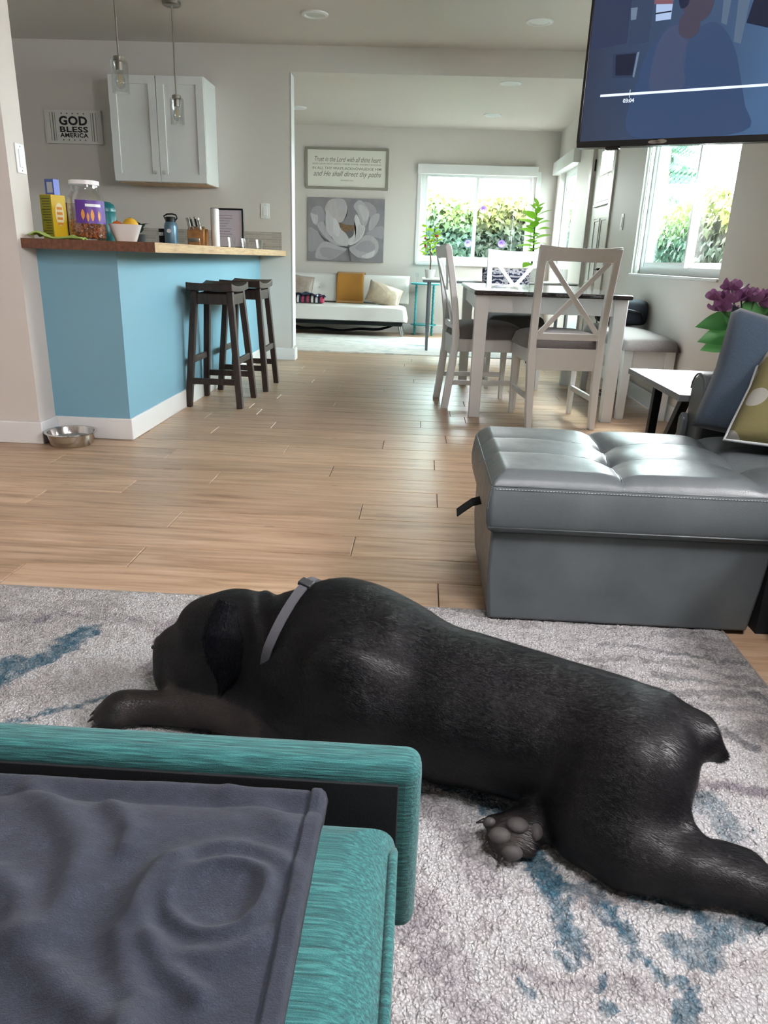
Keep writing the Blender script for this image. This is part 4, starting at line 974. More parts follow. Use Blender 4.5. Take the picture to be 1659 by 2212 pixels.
def ivy(name, label, P, Nrm, size, hues, seed):
    g = np.random.default_rng(seed); n = len(P)
    N_ = Nrm + g.normal(0,.45,(n,3)) + np.array([0,0,.25]); N_ /= np.linalg.norm(N_,axis=1,keepdims=True)
    dwn = np.array([0,0,-1.0]) + g.normal(0,.5,(n,3)); U = dwn-(dwn*N_).sum(1,keepdims=True)*N_; U /= np.linalg.norm(U,axis=1,keepdims=True); R_ = np.cross(U,N_)
    s_ = (size*g.uniform(.6,1.35,n))[:,None,None]
    V = P[:,None,:] + s_*(IVY[None,:,0:1]*.55*R_[:,None,:]+IVY[None,:,1:2]*U[:,None,:]+IVY[None,:,2:3]*N_[:,None,:])
    F = (IVF[None]+(np.arange(n)*11)[:,None,None]).reshape(-1,3)
    me = np_mesh(name, V.reshape(-1,3), F, 'ivy_leaf')
    set_col(me, np.repeat(hues, 11, axis=0)); o = link(name, me); return tag(o, label, 'hedge', None, 'stuff')
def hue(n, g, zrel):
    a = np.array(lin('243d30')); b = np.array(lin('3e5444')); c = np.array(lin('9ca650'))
    t = g.random((n,1)); base = a*(1-t)+b*t; k = np.clip((zrel[:,None]-.72)/.28,0,1)*g.uniform(.3,1,(n,1)); return base*(1-k)+c*k  # upper leaves yellowed: sunlight on the hedge top put into their colour
g = np.random.default_rng(5)
# behind the far window
n = 9000; X = g.uniform(-1.6,2.45,n); top = 1.60+.40*fbm(X,X*0,1.3,3,4)-.02; Zr = g.random(n)**.8; Zz = Zr*top; Yy = 11.05-.16*g.random(n)-.12*fbm(X,Zz,2.2,2,9)+.35*np.clip(Zr-.93,0,1)*5
ivy('ivy_hedge', 'tall ivy hedge outside the far window', np.c_[X,Yy,Zz], np.tile([0,-1,0.1],(n,1)), .085, hue(n,g,Zr), 1)
MB().box(-1.7,2.4,11.08,11.5,0,1.62).build('hedge_core', 'hedge_core', bpy.data.objects['ivy_hedge'])
n = 13000; Yv = g.uniform(3.2,12.5,n); top = 1.26+.06*(Yv-6)*.6+.45*fbm(Yv,Yv*0,1.3,3,14); Zr = g.random(n)**.8; Zz = Zr*top; Xx = 2.62+.16*g.random(n)+.10*fbm(Yv,Zz,2.2,2,19)
o = ivy('ivy_hedge', 'long ivy hedge outside the right-hand windows', np.c_[Xx,Yv,Zz], np.tile([-1,0,0.1],(n,1)), .075, hue(n,g,Zr), 2)
MB().box(2.72,3.1,3.1,12.6,0,1.32).build('hedge_core', 'hedge_core', o)
struct(MB().box(-6,9,9.8,16,-.3,-.25).build('ground', 'ground_out'), 'ground outside'); struct(MB().box(1.7,9,-3,16,-.3,-.25).build('ground_side', 'ground_out'), 'ground outside the right-hand wall')
# morning glories
def glory(label, loc, rot, r=.045):
    t = thing('morning_glory', label, 'flower', loc, 0, 'violet morning glories on the ivy'); t.rotation_euler = rot
    MB().lathe([(.004,-.03),(.008,-.015),(.022,-.004),(r*.8,.006),(r,.006)], 20).build('bloom', 'petal_violet', t, smooth=True)
    MB().lathe([(0,-.012),(.005,-.013)], 8).build('throat', 'trim_white', t)
for lab, x, z in (('violet bloom low behind the tinted far pane', .60, 1.12),('violet bloom in the middle of the clear far pane', 1.06, 1.13),('violet bloom near the hedge top beside the far window mullion', .78, 1.56),('violet bloom at the top right of the far window', 1.42, 1.70)): glory(lab, (x,10.78,z), (PI/2,0,0), .05)
for lab, y, z in (('violet bloom near the top of the right-hand hedge', 6.35, 1.28),('violet bloom low in the right-hand hedge', 6.55, .82),('violet bloom at the right edge of the near window', 5.7, 1.42)): glory(lab, (2.56,y,z), (PI/2,0,-PI/2), .035)
# conifer beyond
pm('needle', '3f5d4a', .7); tr_ = thing('conifer_tree', 'dark drooping conifer standing beyond the hedge', 'tree', (4.4, 15.2, 0))
MB().tube([(0,0,-.25),(.02,0,2),(0,.02,4.2)], [.12,.09,.03], 10).build('trunk', 'bark', tr_, smooth=True)
fol = MB(); rr = random.Random(9)
for i in range(150):
    z = 1.0+3.0*rr.random(); a = rr.random()*2*PI; L = (4.3-z)*.36+.15; p = Vector((0,0,z)); tip = p+Vector((math.cos(a)*L, math.sin(a)*L, -.18*L))
    for k in range(8):
        t = .2+.8*k/7; q = p.lerp(tip,t); sd = Vector((-math.sin(a),math.cos(a),0))
        for sg in (-1,1): fol.add([q, q+sd*sg*.12+Vector((0,0,-.16)), q+sd*sg*.05+Vector((math.cos(a),math.sin(a),0))*.09+Vector((0,0,-.08))], [(0,1,2)])
o = fol.build('foliage', 'needle', tr_); o['kind'] = 'stuff'
o = MB().box(4.0,4.1,6,15,-.25,1.75).build('garden_wall', 'fence_pale', None, bevel=.01); tag(o, 'pale rendered garden wall beyond the hedge', 'wall')

# ================================================================== LIVING ROOM: sofa with pulled-out chaise
so_ = thing('sleeper_sofa', 'grey leather sectional sofa with tufted chaise pulled out over the floor', 'sofa', (1.2, 1.7, 0))
SX, SY = 1.2, 1.7
def L(m): m.v = [(x-SX, y-SY, z) for x, y, z in m.v]; return m
# chaise base: slightly tapering box, sides bowed
m = MB()
def base(u, v): return None
ch = [(.205,1.715),(.90,1.715),(.90,2.22),(.205,2.22)]
vs = []; fs = []
zs = [0.014,.03,.14,.245,.262]
for z in zs:
    k = (z/.262); o_ = .012*math.sin(PI*min(1,k))-.010*(1-k)
    vs += [(.200-o_*.6+.006*(1-k),1.712+.006*(1-k)-o_*.4,z),(.872+.02*k,1.712+.006*(1-k)-o_*.4,z),(.872+.02*k,2.22,z),(.200-o_*.6+.006*(1-k),2.22,z)]
for i in range(len(zs)-1):
    for k in range(4): fs.append((i*4+k,i*4+(k+1)%4,(i+1)*4+(k+1)%4,(i+1)*4+k))
fs += [(3,2,1,0), tuple((len(zs)-1)*4+k for k in range(4))]
L(m.add(vs, fs)).build('chaise_base', 'grey_leather', so_, bevel=.008, seg=3)
# chaise cushion with tufting
TU = [(.535,2.06),(.515,1.90),(.86,2.11),(.845,1.89)]
CX0, CX1, CY0, CY1 = .190, 1.20, 1.690, 2.245
grooves = [[(.50,1.69),(.515,1.90),(.535,2.06),(.52,2.245)],[(.83,1.69),(.845,1.89),(.86,2.11),(.85,2.245)],[(.172,1.905),(.35,1.915),(.515,1.90),(.68,1.915),(.845,1.89),(1.2,1.90)],[(.172,2.07),(.35,2.08),(.535,2.06),(.69,2.09),(.86,2.11),(1.2,2.10)]]
nu, nv = 150, 90
uu = np.linspace(0,1,nu+1); vv = np.linspace(0,1,nv+1); UX, VY = np.meshgrid(CX0+(CX1-CX0)*uu, CY0+(CY1-CY0)*vv)
ex = np.minimum(UX-CX0, .6); ey = np.minimum(VY-CY0, CY1-VY)
def rnd_(d, r): d = np.clip(d/r,0,1); return np.sqrt(1-(1-d)**2)
top = .383+.017*np.minimum(rnd_(ex,.05), rnd_(ey,.05)) + .020*np.clip(np.sin(PI*np.clip((UX-CX0)/(.345),0,1)),0,1)**.5*0
puff = np.zeros_like(UX)
for gi, gr in enumerate(grooves): 
    d = seg_dist(UX, VY, gr); depth = .014 if gi < 2 else .0035
    puff -= depth*np.exp(-(d/.022)**1.2)
for (tx_, ty_) in TU: puff -= .022*np.exp(-(np.hypot(UX-tx_, (VY-ty_)))/.050)
edge = np.clip(np.minimum(ex, ey)/.035,0,1); top = top+puff*edge+.018*edge
top = top+.002*(fbm(UX,VY,9,3,3)-.5)
Vt = np.stack([UX-SX, VY-SY, top], -1).reshape(-1,3); wN = nu+1
Fq = np.array([(j*wN+i, j*wN+i+1, (j+1)*wN+i+1, (j+1)*wN+i) for j in range(nv) for i in range(nu)])
# side skirt
ring = [i for i in range(wN)]+[j*wN+nu for j in range(1,nv+1)]+[nv*wN+i for i in range(nu-1,-1,-1)]+[j*wN for j in range(nv-1,0,-1)]
lev = [(.378,.002),(.355,.006),(.32,.010),(.29,.008),(.272,.002),(.262,-.012)]
allV = [Vt]; prev = ring; extra = []; cnt = len(Vt); cxm, cym = (CX0+CX1)/2-SX, (CY0+CY1)/2-SY
for z, off in lev:
    pts = Vt[ring].copy(); pts[:,2] = z
    sxn = np.where(np.isclose(pts[:,0],CX0-SX),-1,np.where(np.isclose(pts[:,0],CX1-SX),1,0)); syn = np.where(np.isclose(pts[:,1],CY0-SY),-1,np.where(np.isclose(pts[:,1],CY1-SY),1,0))
    pts[:,0] += sxn*off; pts[:,1] += syn*off*1.0; allV.append(pts); cur = list(range(cnt, cnt+len(ring))); cnt += len(ring)
    extra += [(prev[i], cur[i], cur[(i+1)%len(ring)], prev[(i+1)%len(ring)]) for i in range(len(ring))]; prev = cur
me = np_mesh('chaise_cushion', np.vstack(allV), np.vstack([Fq, np.array(extra)]), 'grey_leather'); cu_o = link('chaise_cushion', me, so_)
bm = bmesh.new(); bm.from_mesh(me); bmesh.ops.recalc_face_normals(bm, faces=bm.faces); bm.to_mesh(me); bm.free()
def loc_(p): return (p[0]-SX, p[1]-SY, p[2])
for nm, pts in (('piping', [(CX1,CY0+.001,.3822),(CX0+.004,CY0+.001,.3822),(CX0+.001,CY0+.01,.3822),(CX0+.001,CY1,.3822)]),('piping', [(CX1,CY0-.004,.278),(CX0-.002,CY0-.004,.278),(CX0-.004,CY1,.278)])):
    MB().tube([loc_(p) for p in pts], .0026, 6).build(nm, 'grey_leather', cu_o, smooth=True)
MB().tube([loc_(p) for p in [(CX0-.001,CY0-.0005,.382),(CX0-.008,CY0-.008,.33),(CX0-.002,CY0-.004,.28)]], .0018, 6).build('piping', 'grey_leather', cu_o)
st = MB(); stz = [(.3765,.003),(.2835,.004)]
for (z, off) in stz:
    x = CX0+.01
    while x < CX1-.03: st.box(x-SX, x+.0048-SX, CY0-off-.0016-SY, CY0-off+.0004-SY, z-.0006, z+.0006); x += .0075
o = st.build('stitching', 'seam_thread', cu_o); o['kind'] = 'stuff'
for (tx_, ty_) in TU: pass
# dark creased seams along the grooves
def topz(x, y): 
    i = int(round((x-CX0)/(CX1-CX0)*nu)); j = int(round((y-CY0)/(CY1-CY0)*nv)); i = min(max(i,0),nu); j = min(max(j,0),nv); return float(top[j,i])
for gr in grooves:
    pts = []
    for (a, b) in zip(gr[:-1], gr[1:]):
        for t in np.linspace(0,1,16): pts.append((a[0]+(b[0]-a[0])*t, a[1]+(b[1]-a[1])*t))
    MB().tube([loc_((x,y,topz(x,y)-.0002)) for x,y in pts], .0012 if gr[0][1] < 1.7 else .0008, 6).build('seam', 'seam_dark', cu_o, smooth=True)
# pull strap
m = MB(); sp = [(.19,1.93,.268),(.165,1.925,.262),(.145,1.92,.248),(.125,1.918,.232)]
m.bar(loc_(sp[0]), loc_(sp[1]), .004, .026, (0,0.2,1)); m = MB()
vs = []; fs = []
for (x,y,z) in sp: vs += [loc_((x,y-.016,z-.004)),loc_((x,y+.016,z+.006))]
m.add(vs, [(2*i,2*i+1,2*i+3,2*i+2) for i in range(3)]); m.build('pull_strap', 'black_lining', so_, solid=.004)
# recessed frame, sofa body, arm and back
L(MB().box(.905,1.50,1.74,2.22,.0,.26)).build('recessed_frame', 'black_lining', so_)
def soft(name, x0, x1, y0, y1, z0, z1, bev, parent=so_, mat='grey_leather'): return L(MB().box(x0,x1,y0,y1,z0,z1)).build(name, mat, parent, bevel=bev, seg=4)
soft('seat_base', .915, 1.50, .25, 1.685, .02, .25, .015)
soft('seat_cushion', .90, 1.40, .98, 1.68, .255, .40, .04); soft('seat_cushion', .90, 1.40, .27, .97, .255, .40, .04)
# arm: rounded board, front edge toward the room
m = MB(); vs = []; fs = []; prof = []
for k in range(9):
    t = PI*k/8; prof.append((2.355-.075*math.cos(t)*-1 if False else 2.365+.062*math.cos(t), .525+.055*math.sin(t)))
prof = [(2.427,.03)]+prof+[(2.303,.03)]
def armf(a,b,d): return (d-SX, a-SY, b)
MB().prism(prof, .885, 1.46, armf).build('arm', 'grey_leather', so_, bevel=.014, seg=3)
MB().tube([(.888-SX, a-SY, b) for a,b in prof[1:-1]], .003, 6).build('piping', 'grey_leather', so_, smooth=True)
MB().prism([(2.43,.02),(2.43,.43),(2.41,.45),(2.39,.43),(2.39,.02)], .862, .884, armf).build('arm_front', 'grey_leather', so_, bevel=.006)
MB().prism(prof if False else [(.30,.03),(.30,.5),(.25,.56),(.19,.56),(.16,.5),(.16,.03)], .9, 1.46, armf).build('arm', 'grey_leather', so_, bevel=.014, seg=3)
soft('backrest', 1.33, 1.52, .25, 2.29, .05, .62, .05)
for a, b in ((.30,.96),(.98,1.64),(1.66,2.28)): soft('back_cushion', 1.24, 1.42, a, b, .40, .74, .05)
# pillows
s = N('blue_denim'); v = s.coord(); f = s.noise(v, 420, 3, .7); s.set(col=s.ramp(f, [(.3, '263443'), (.7, '3d4f60')]), rough=.9, sheen=.3); s.bump(f, .4, .001)
cushion('throw_pillow', 'large slate blue pillow leaning against the sofa arm', 'blue_denim', (1.075, 2.235, .575), (math.radians(-13), math.radians(11), math.radians(-14)), .40, .37, .15, 'pillows on the sofa')
cushion('throw_pillow', 'dusty blue pillow farther back at the right edge of the picture', 'blue_denim', (1.26, 2.20, .61), (math.radians(-8), math.radians(-20), math.radians(-40)), .40, .40, .12, 'pillows on the sofa')
s = N('yellow_print'); v = s.coord(); vo = s.n('TexVoronoi', feature='F1'); vo.inputs['Scale'].default_value = 8; s.l(v, vo.inputs['Vector'])
k = s.math('LESS_THAN', vo.outputs['Distance'], .26); f = s.noise(v, 300, 3); s.set(col=s.mix(k, '6b6540', '93938c'), rough=.9); s.bump(f, .4, .001)
pil = thing('throw_pillow', 'olive yellow pillow with white shapes and grey piped edge', 'cushion', (1.105, 2.035, .405), 0, 'pillows on the sofa')
pr3 = (math.radians(-50), 0, math.radians(-35))
cushion_mesh(MB(), .40, .40, .13, pinch=.08).build('cover', 'yellow_print', pil, smooth=True, loc=(0,0,.17), rot=pr3)
pp = []
for (a0, b0), (a1, b1) in zip(((-1,-1),(1,-1),(1,1),(-1,1)), ((1,-1),(1,1),(-1,1),(-1,-1))):
    for t in np.linspace(0, 1, 8, endpoint=False):
        a = a0+(a1-a0)*t; b = b0+(b1-b0)*t; pp.append((a*.2*(1-.08*(1-abs(b))*abs(a)*.6), 0, b*.2*(1-.08*(1-abs(a))*abs(b)*.6)))
MB().tube(pp, .0045, 6, closed=True).build('piping', 'seam_thread', pil, smooth=True, loc=(0,0,.17), rot=pr3)
# side table
pm('table_grey', '6f7376', .3); sd = thing('side_table', 'grey side table with black V-shaped metal legs behind the sofa arm', 'table', (1.19, 2.73, 0))
MB().box(-.335,.335,-.30,.325,.478,.50).build('tabletop', 'table_grey', sd, bevel=.002)
for sx in (-1,1):
    for y in (.06,-.235):
        MB().bar((sx*.29,.10,.0),(sx*.29,y,.478),.03,.03,(1,0,0)).build('leg', 'black_metal', sd, bevel=.002)
    MB().box(sx*.29-.015,sx*.29+.015,-.25,.20,0,.02).build('foot_bar', 'black_metal', sd, bevel=.002)
# vase of flowers
leafmat('petal_pink', '8f5c88', 'b37fab'); pm('glass_smoke', '8f989c', .2); pm('tag_black', '14161a', .6); pm('tag_print', 'b9c0c6', .6)
vs_ = thing('flower_vase', 'glass vase of mauve peonies with broad green leaves and a black tag', 'vase', (1.165, 2.76, .50))
MB().lathe([(0,.003),(.04,.003),(.06,.03),(.066,.07),(.058,.11),(.036,.15),(.034,.17),(.038,.185),(.035,.185),(.031,.17),(.033,.15),(.055,.11),(.062,.07),(.056,.033),(0,.012)], 28).build('vase_body', 'glass_smoke', vs_, smooth=50)
tg = MB().box(-.012,.022,-.002,.002,-.03,.045).build('tag', 'tag_black', vs_, loc=(-.035,-.062,.085), rot=(0,math.radians(-12),0))
text('tag_print', 'Elite', .026, 'tag_print', tg, (.006,-.0026,.008), (PI/2,PI/2*-1,0), extrude=.0002)
lm3 = leaf_mesh('leaf', 'leaf_vase', .125, .040, .3, .25, 8)
for (dx, dy, dz, nx_, ny_, nz_, x, y, z, sc_) in ((-1,.1,-.02,0,-.75,.65,-.045,-.02,.215,1.05),(-1,-.1,-.12,.05,-.8,.6,-.045,-.03,.175,1.0),(-1,0,-.25,0,-.85,.5,-.05,-.03,.150,.85),(-.6,-.2,.8,.3,-.9,.2,-.03,-.02,.19,1.0),(-.2,-.3,1,.1,-1,-.1,.0,-.03,.19,1.0),(.5,-.2,.8,-.2,-.9,.3,.02,-.02,.19,1.1),(.2,.4,.8,0,-.9,.4,.01,.02,.2,1.0),(1,-.1,.3,0,-.7,.7,.03,-.02,.2,1.1),(.9,.3,.6,0,-.6,.7,.03,0,.2,1.0)):
    d_ = Vector((dx,dy,dz)).normalized(); n_ = Vector((nx_,ny_,nz_)); n_ = (n_-d_*n_.dot(d_)).normalized(); r_ = d_.cross(n_)
    M = Matrix(((r_.x,d_.x,n_.x,x),(r_.y,d_.y,n_.y,y),(r_.z,d_.z,n_.z,z),(0,0,0,1)))
    shared('leaf', lm3, vs_, M @ Matrix.Scale(sc_,4))
pet = MB(); pet.grid(lambda u,v: ((u-.5)*.044*math.sin(PI*(.15+.8*v)), .012*math.sin(v*1.6)-.0+.016*(u-.5)**2*4*.3, .040*v), 4, 5); pme = pet.mesh('petal', 'petal_pink', True)
for (x,y,z) in ((-.13,-.04,.29),(-.095,-.05,.285),(-.08,-.02,.325),(-.115,-.05,.255),(-.045,-.03,.29),(-.01,-.05,.29),(.05,-.02,.295),(.06,-.05,.27),(.09,.0,.31),(.0,.03,.30)):
    st_ = MB().tube([(0,0,.14),(x*.5,y*.5,.22),(x,y,z)], .0025, 6).build('stem', 'leaf_stem', vs_, smooth=True)
    fl = MB().ball((0,0,.016), (.012,.012,.015), 10, 6).build('bloom', 'petal_pink', vs_, smooth=True, loc=(x,y,z))
    rr = random.Random(int((x+1)*999))
    for k in range(9):
        ring_ = 0 if k < 4 else 1; a = k*2*PI/(4 if ring_ == 0 else 5)+rr.random(); p = shared('petal', pme, fl, Euler((0,0,a)).to_matrix().to_4x4() @ Matrix.Translation((0,.008+.008*ring_,0)) @ Euler((-.15-.45*ring_+rr.uniform(-.15,.15),0,0)).to_matrix().to_4x4())

# ================================================================== TELEVISION
tvx, tvy, tvz = .522, 2.897, 1.28; TWD, THT = 1.07, .605
ang = math.atan2(-.4287, .9034)
tv = thing('television', 'wall-mounted flat television angled toward the room with a paused video', 'television', (tvx, tvy, tvz), ang)
pm('tv_black', '0b0c10', .25); s = N('tv_screen'); v = s.coord('Object'); sx_ = s.n('SeparateXYZ'); s.l(v, sx_.inputs[0])
s.set(col='06070a', rough=.12, spec=.6, ecol=s.ramp(s.math('ADD', sx_.outputs[0], s.math('MULTIPLY', s.noise(v,3,2), .3)), [(.1, '2a3348'), (.45, '354966'), (.95, '4a6c94')]), estr=.5)  # bluish glow rising to the right takes in the glass's reflection veil
MB().box(0,TWD,.004,.045,0,THT).build('back_housing', 'tv_black', tv, bevel=.004)
pic = MB().box(.009,TWD-.009,-.0005,.0042,.02,THT-.009).build('screen', 'tv_screen', tv)
f = MB(); f.box(0,TWD,-.004,.006,0,.02); f.box(0,TWD,-.004,.006,THT-.009,THT); f.box(0,.009,-.004,.006,.02,THT-.009); f.box(TWD-.009,TWD,-.004,.006,.02,THT-.009); f.build('bezel', 'tv_black', tv, bevel=.002)
MB().box(.10,.145,.0,.03,-.008,.001).build('sensor', 'tv_black', tv, bevel=.002)
def em(name, c_, k=1.0): 
    s = N(name); s.set(col='020203', ecol=c_, estr=k*.62, rough=.15, spec=.5); return name
PY = [-.0007]
def shape(pts, mat, nm='screen_picture', rnd=0):
    if rnd:
        P_ = [Vector((a,b)) for a,b in pts]; q_ = []; n_ = len(P_)
        for i in range(n_):
            p0,p1,p2,p3 = P_[i-1],P_[i],P_[(i+1)%n_],P_[(i+2)%n_]
            for k in range(5): t = k/5; q_.append(tuple(.5*((2*p1)+(p2-p0)*t+(2*p0-5*p1+4*p2-p3)*t*t+(3*p1-p0-3*p2+p3)*t**3)))
        pts = q_
    PY[0] -= .00012; y = PY[0]; me = bpy.data.meshes.new(nm); bm = bmesh.new(); bm.faces.new([bm.verts.new((a,y,b)) for a,b in pts]); bmesh.ops.triangulate(bm, faces=bm.faces); bm.normal_update(); bm.to_mesh(me); bm.free()
    me.materials.append(MATS[mat]); return link(nm, me, pic)
em('px_wall','2c3a52'); em('px_dark','141c30'); em('px_shirt','3a4560'); em('px_jacket','2e4160'); em('px_head','1a2238'); em('px_face','3d3a4a'); em('px_window','9fb4d6',.9); em('px_brick','7b5560',.8); em('px_col','6f8399',.7); em('px_lap','27324a'); em('px_pan','55687f',.8); em('px_white','d8e2f5',1.0)
shape([(.01,.30),(.13,.31),(.13,.59),(.01,.59)],'px_lap'); shape([(.135,.30),(.20,.31),(.20,.59),(.135,.59)],'px_wall')
shape([(.13,.41),(.152,.41),(.151,.376),(.135,.375)],'px_col'); shape([(.203,.48),(.26,.48),(.261,.366),(.214,.365)],'px_window'); shape([(.202,.425),(.26,.419),(.261,.408),(.203,.413)],'px_brick'); shape([(.21,.388),(.26,.390),(.26,.386),(.21,.384)],'px_dark')
shape([(.09,.282),(.176,.282),(.169,.207),(.095,.212)],'px_lap'); shape([(.10,.278),(.165,.278),(.160,.215),(.105,.218)],'px_dark'); shape([(.168,.28),(.176,.282),(.169,.207),(.163,.21)],'px_col')
shape([(.407,.47),(.437,.47),(.432,.333),(.415,.341)],'px_pan'); shape([(.45,.5),(.494,.5),(.482,.278),(.46,.286)],'px_pan'); shape([(.503,.42),(.545,.43),(.552,.315),(.488,.334)],'px_dark')
shape([(.185,.03),(.182,.197),(.203,.282),(.252,.337),(.285,.353),(.337,.333),(.39,.346),(.436,.314),(.476,.247),(.516,.123),(.53,.03)],'px_jacket',rnd=1)
shape([(.225,.17),(.235,.31),(.285,.35),(.325,.325),(.315,.25),(.33,.17)],'px_shirt',rnd=1)
shape([(.295,.375),(.345,.372),(.352,.325),(.325,.305),(.292,.325)],'px_face',rnd=1)
shape([(.288,.40),(.284,.45),(.300,.492),(.340,.505),(.374,.490),(.384,.45),(.386,.41),(.378,.37),(.355,.352),(.322,.36)],'px_face',rnd=1)
shape([(.286,.395),(.276,.44),(.290,.495),(.335,.520),(.375,.505),(.385,.468),(.36,.478),(.325,.470),(.312,.44),(.308,.40)],'px_head',rnd=1)
shape([(.063,.1555),(1.007,.1555),(1.007,.163),(.063,.163)],'px_white','progress_bar'); shape([(.1605,.148),(.162,.148),(.162,.172),(.1605,.172)],'px_white','progress_mark')
text('time_code', '03:04', .0165, 'px_white', pic, (.160,-.0032,.139), (PI/2,0,0), extrude=.0001, offset=.0004)
lg = MB(); lg.prism([(.262+.020*math.cos(t),.010+.0055*math.sin(t)) for t in np.linspace(0,2*PI,18,endpoint=False)], -.0052,-.0042, lambda a,b,dd:(a,dd,b)); lg.prism([(.285+.018*math.cos(t),.011+.0065*math.sin(t)) for t in np.linspace(0,2*PI,18,endpoint=False)], -.0052,-.0042, lambda a,b,dd:(a,dd,b)); lg.build('badge', 'nickel', tv)
MB().box(.42,.66,.045,.075,.18,.42).build('mount_plate', 'black_metal', tv, bevel=.003)
MB().bar((.56,.07,.30),(.885,.505,.30),.04,.05).build('mount_arm', 'black_metal', tv, bevel=.003)
# ================================================================== LIVING ROOM RUG
s = N('rug_pile'); at = s.n('Attribute', attribute_name='tint'); v = s.coord('Object'); f = s.noise(v, 420, 4, .75); f2 = s.noise(v, 130, 3, .6)
wv_ = s.n('VectorMath', operation='ADD'); nzv = s.n('TexNoise'); nzv.inputs['Scale'].default_value = 90; s.l(v, nzv.inputs['Vector']); sc2 = s.n('VectorMath', operation='SCALE'); s.l(nzv.outputs['Color'], sc2.inputs[0]); sc2.inputs['Scale'].default_value = .008; s.l(v, wv_.inputs[0]); s.l(sc2.outputs[0], wv_.inputs[1])
vo = s.n('TexVoronoi', feature='F1'); vo.inputs['Scale'].default_value = 210; s.l(wv_.outputs[0], vo.inputs['Vector']); tuft = s.math('SUBTRACT', 1.0, s.math('MULTIPLY', vo.outputs['Distance'], 1.15), True)
s.set(col=s.mix(s.math('MULTIPLY', s.math('SUBTRACT', 1.0, s.math('ADD', s.math('MULTIPLY', tuft, .85), s.math('MULTIPLY', s.math('SUBTRACT', f, .5), 1.1))), 1.1, True), s.mix(1.0, at.outputs['Color'], (255,255,255), 'MULTIPLY'), s.mix(1.0, at.outputs['Color'], 'b4b2b3', 'MULTIPLY')), rough=.95)
s.bump(s.math('ADD', s.math('ADD', s.math('MULTIPLY', f, .5), s.math('MULTIPLY', f2, .6)), s.math('MULTIPLY', tuft, .9)), 1.0, .007)
RX0, RX1, RY1 = -1.75, .815, 1.775
xs = np.r_[np.linspace(RX0,-1.0,60), np.linspace(-1.0,0,200)[1:], np.linspace(0,RX1,272)[1:]]; ys = np.r_[np.linspace(-.35,.5,30), np.linspace(.5,1.2,230)[1:], np.linspace(1.2,RY1,130)[1:]]
X, Y = np.meshgrid(xs, ys)
wx_ = X+.05*(fbm(X,Y,7,4,31)-.5)+.018*(fbm(X,Y,30,3,33)-.5); wy_ = Y+.05*(fbm(X,Y,7,4,35)-.5)+.018*(fbm(X,Y,30,3,37)-.5)
cream = np.array(lin('eae8e6')); grey = np.array(lin('bebbba')); mauve = np.array(lin('89828c')); teal = np.array(lin('3d6f80')); dk = np.array(lin('5b5f66')); pale = np.array(lin('f4f3f3'))
def blend(c, t, k): k = np.clip(k,0,1)[...,None]; return c*(1-k)+t*k
sm = lambda x, a, b: np.clip((x-a)/(b-a),0,1)
n1 = fbm(wx_,wy_,3.2,5,41); n2 = fbm(wx_*1.0+.8*n1,wy_*2.6-.5*n1,4.5,5,43); n3 = fbm(X,Y,60,3,45); n4 = fbm(wx_,wy_,22,4,47)
col = np.broadcast_to(cream, X.shape+(3,)).copy()
col = blend(col, pale, sm(n1,.5,.68)*.7); col = blend(col, grey, sm(n2,.50,.62)*.6); col = blend(col, mauve, sm(n2,.60,.72)*sm(n4,.42,.6)*.75)
# striated grain to the far right
fr = sm(Y,1.15,1.45)*sm(X,.2,.45); st_ = fbm(wx_*1.5+2*n1,wy_*9,4,4,51); col = blend(col, dk, fr*sm(st_,.55,.68)*.6); col = blend(col, grey*.8, fr*.35)
# calm grey field left
lf = sm(-X,.55,.75)*sm(Y,1.1,1.25); col = blend(col, np.array(lin('b3b0ad')), lf*.55*(1-sm(n4,.55,.62)))
def stroke(pts, wd, c, k=1.0, ed=.35):
    global col
    d = seg_dist(wx_, wy_, pts); wv = wd*(1.1-1.3*(fbm(X,Y,26,3,61)-.45))+.022*(fbm(X,Y,120,2,63)-.5); m_ = sm(wv-d, 0, wd*ed); col = blend(col, c, m_*k*(.72+.8*(fbm(X,Y,90,2,65)-.3)))
tl = np.array(lin('3f6f83'))
stroke([(-.775,1.54),(-.80,1.44),(-.85,1.38),(-.88,1.31),(-.95,1.24),(-1.1,1.15)], .045, tl, .95)
stroke([(-.62,1.27),(-.72,1.20),(-.80,1.12)], .012, tl, .8)
stroke([(.0,1.17),(.053,1.114),(.121,1.043),(.17,1.009),(.205,.95),(.242,.861)], .026, tl, .85)
stroke([(.205,.95),(.242,.861),(.244,.813),(.254,.783)], .024, tl, .85); stroke([(.242,.861),(.303,.858),(.316,.815)], .018, tl, .7)
stroke([(.328,.823),(.333,.768),(.355,.735),(.384,.711),(.367,.68)], .014, tl, .9); stroke([(.383,.852),(.436,.828),(.468,.793),(.524,.82),(.60,.80)], .022, tl, .85)
stroke([(.398,.773),(.407,.746),(.429,.754),(.435,.79)], .020, tl, .75); stroke([(.52,1.073),(.561,1.054),(.567,1.011)], .028, tl, .6)
stroke([(.274,.729),(.275,.679)], .007, tl, .9); stroke([(.225,.755),(.24,.745)], .010, tl, .8); stroke([(.18,.70),(.185,.69)], .007, tl, .8); stroke([(.30,.66),(.33,.63)], .012, tl, .8)
stroke([(.58,1.31),(.648,1.283),(.677,1.242)], .020, dk, .7); stroke([(.484,1.62),(.644,1.593),(.799,1.567)], .010, dk, .55); stroke([(.578,1.483),(.749,1.444),(.80,1.36)], .014, dk, .5)
stroke([(.04,1.054),(.107,.922),(.13,.86)], .03, mauve, .5); stroke([(.015,.787),(.072,.72),(.122,.654)], .03, mauve, .55); stroke([(.0,.85),(.05,.80)], .03, mauve, .5)
stroke([(.27,1.02),(.30,.80),(.20,.62)], .02, mauve, .25)
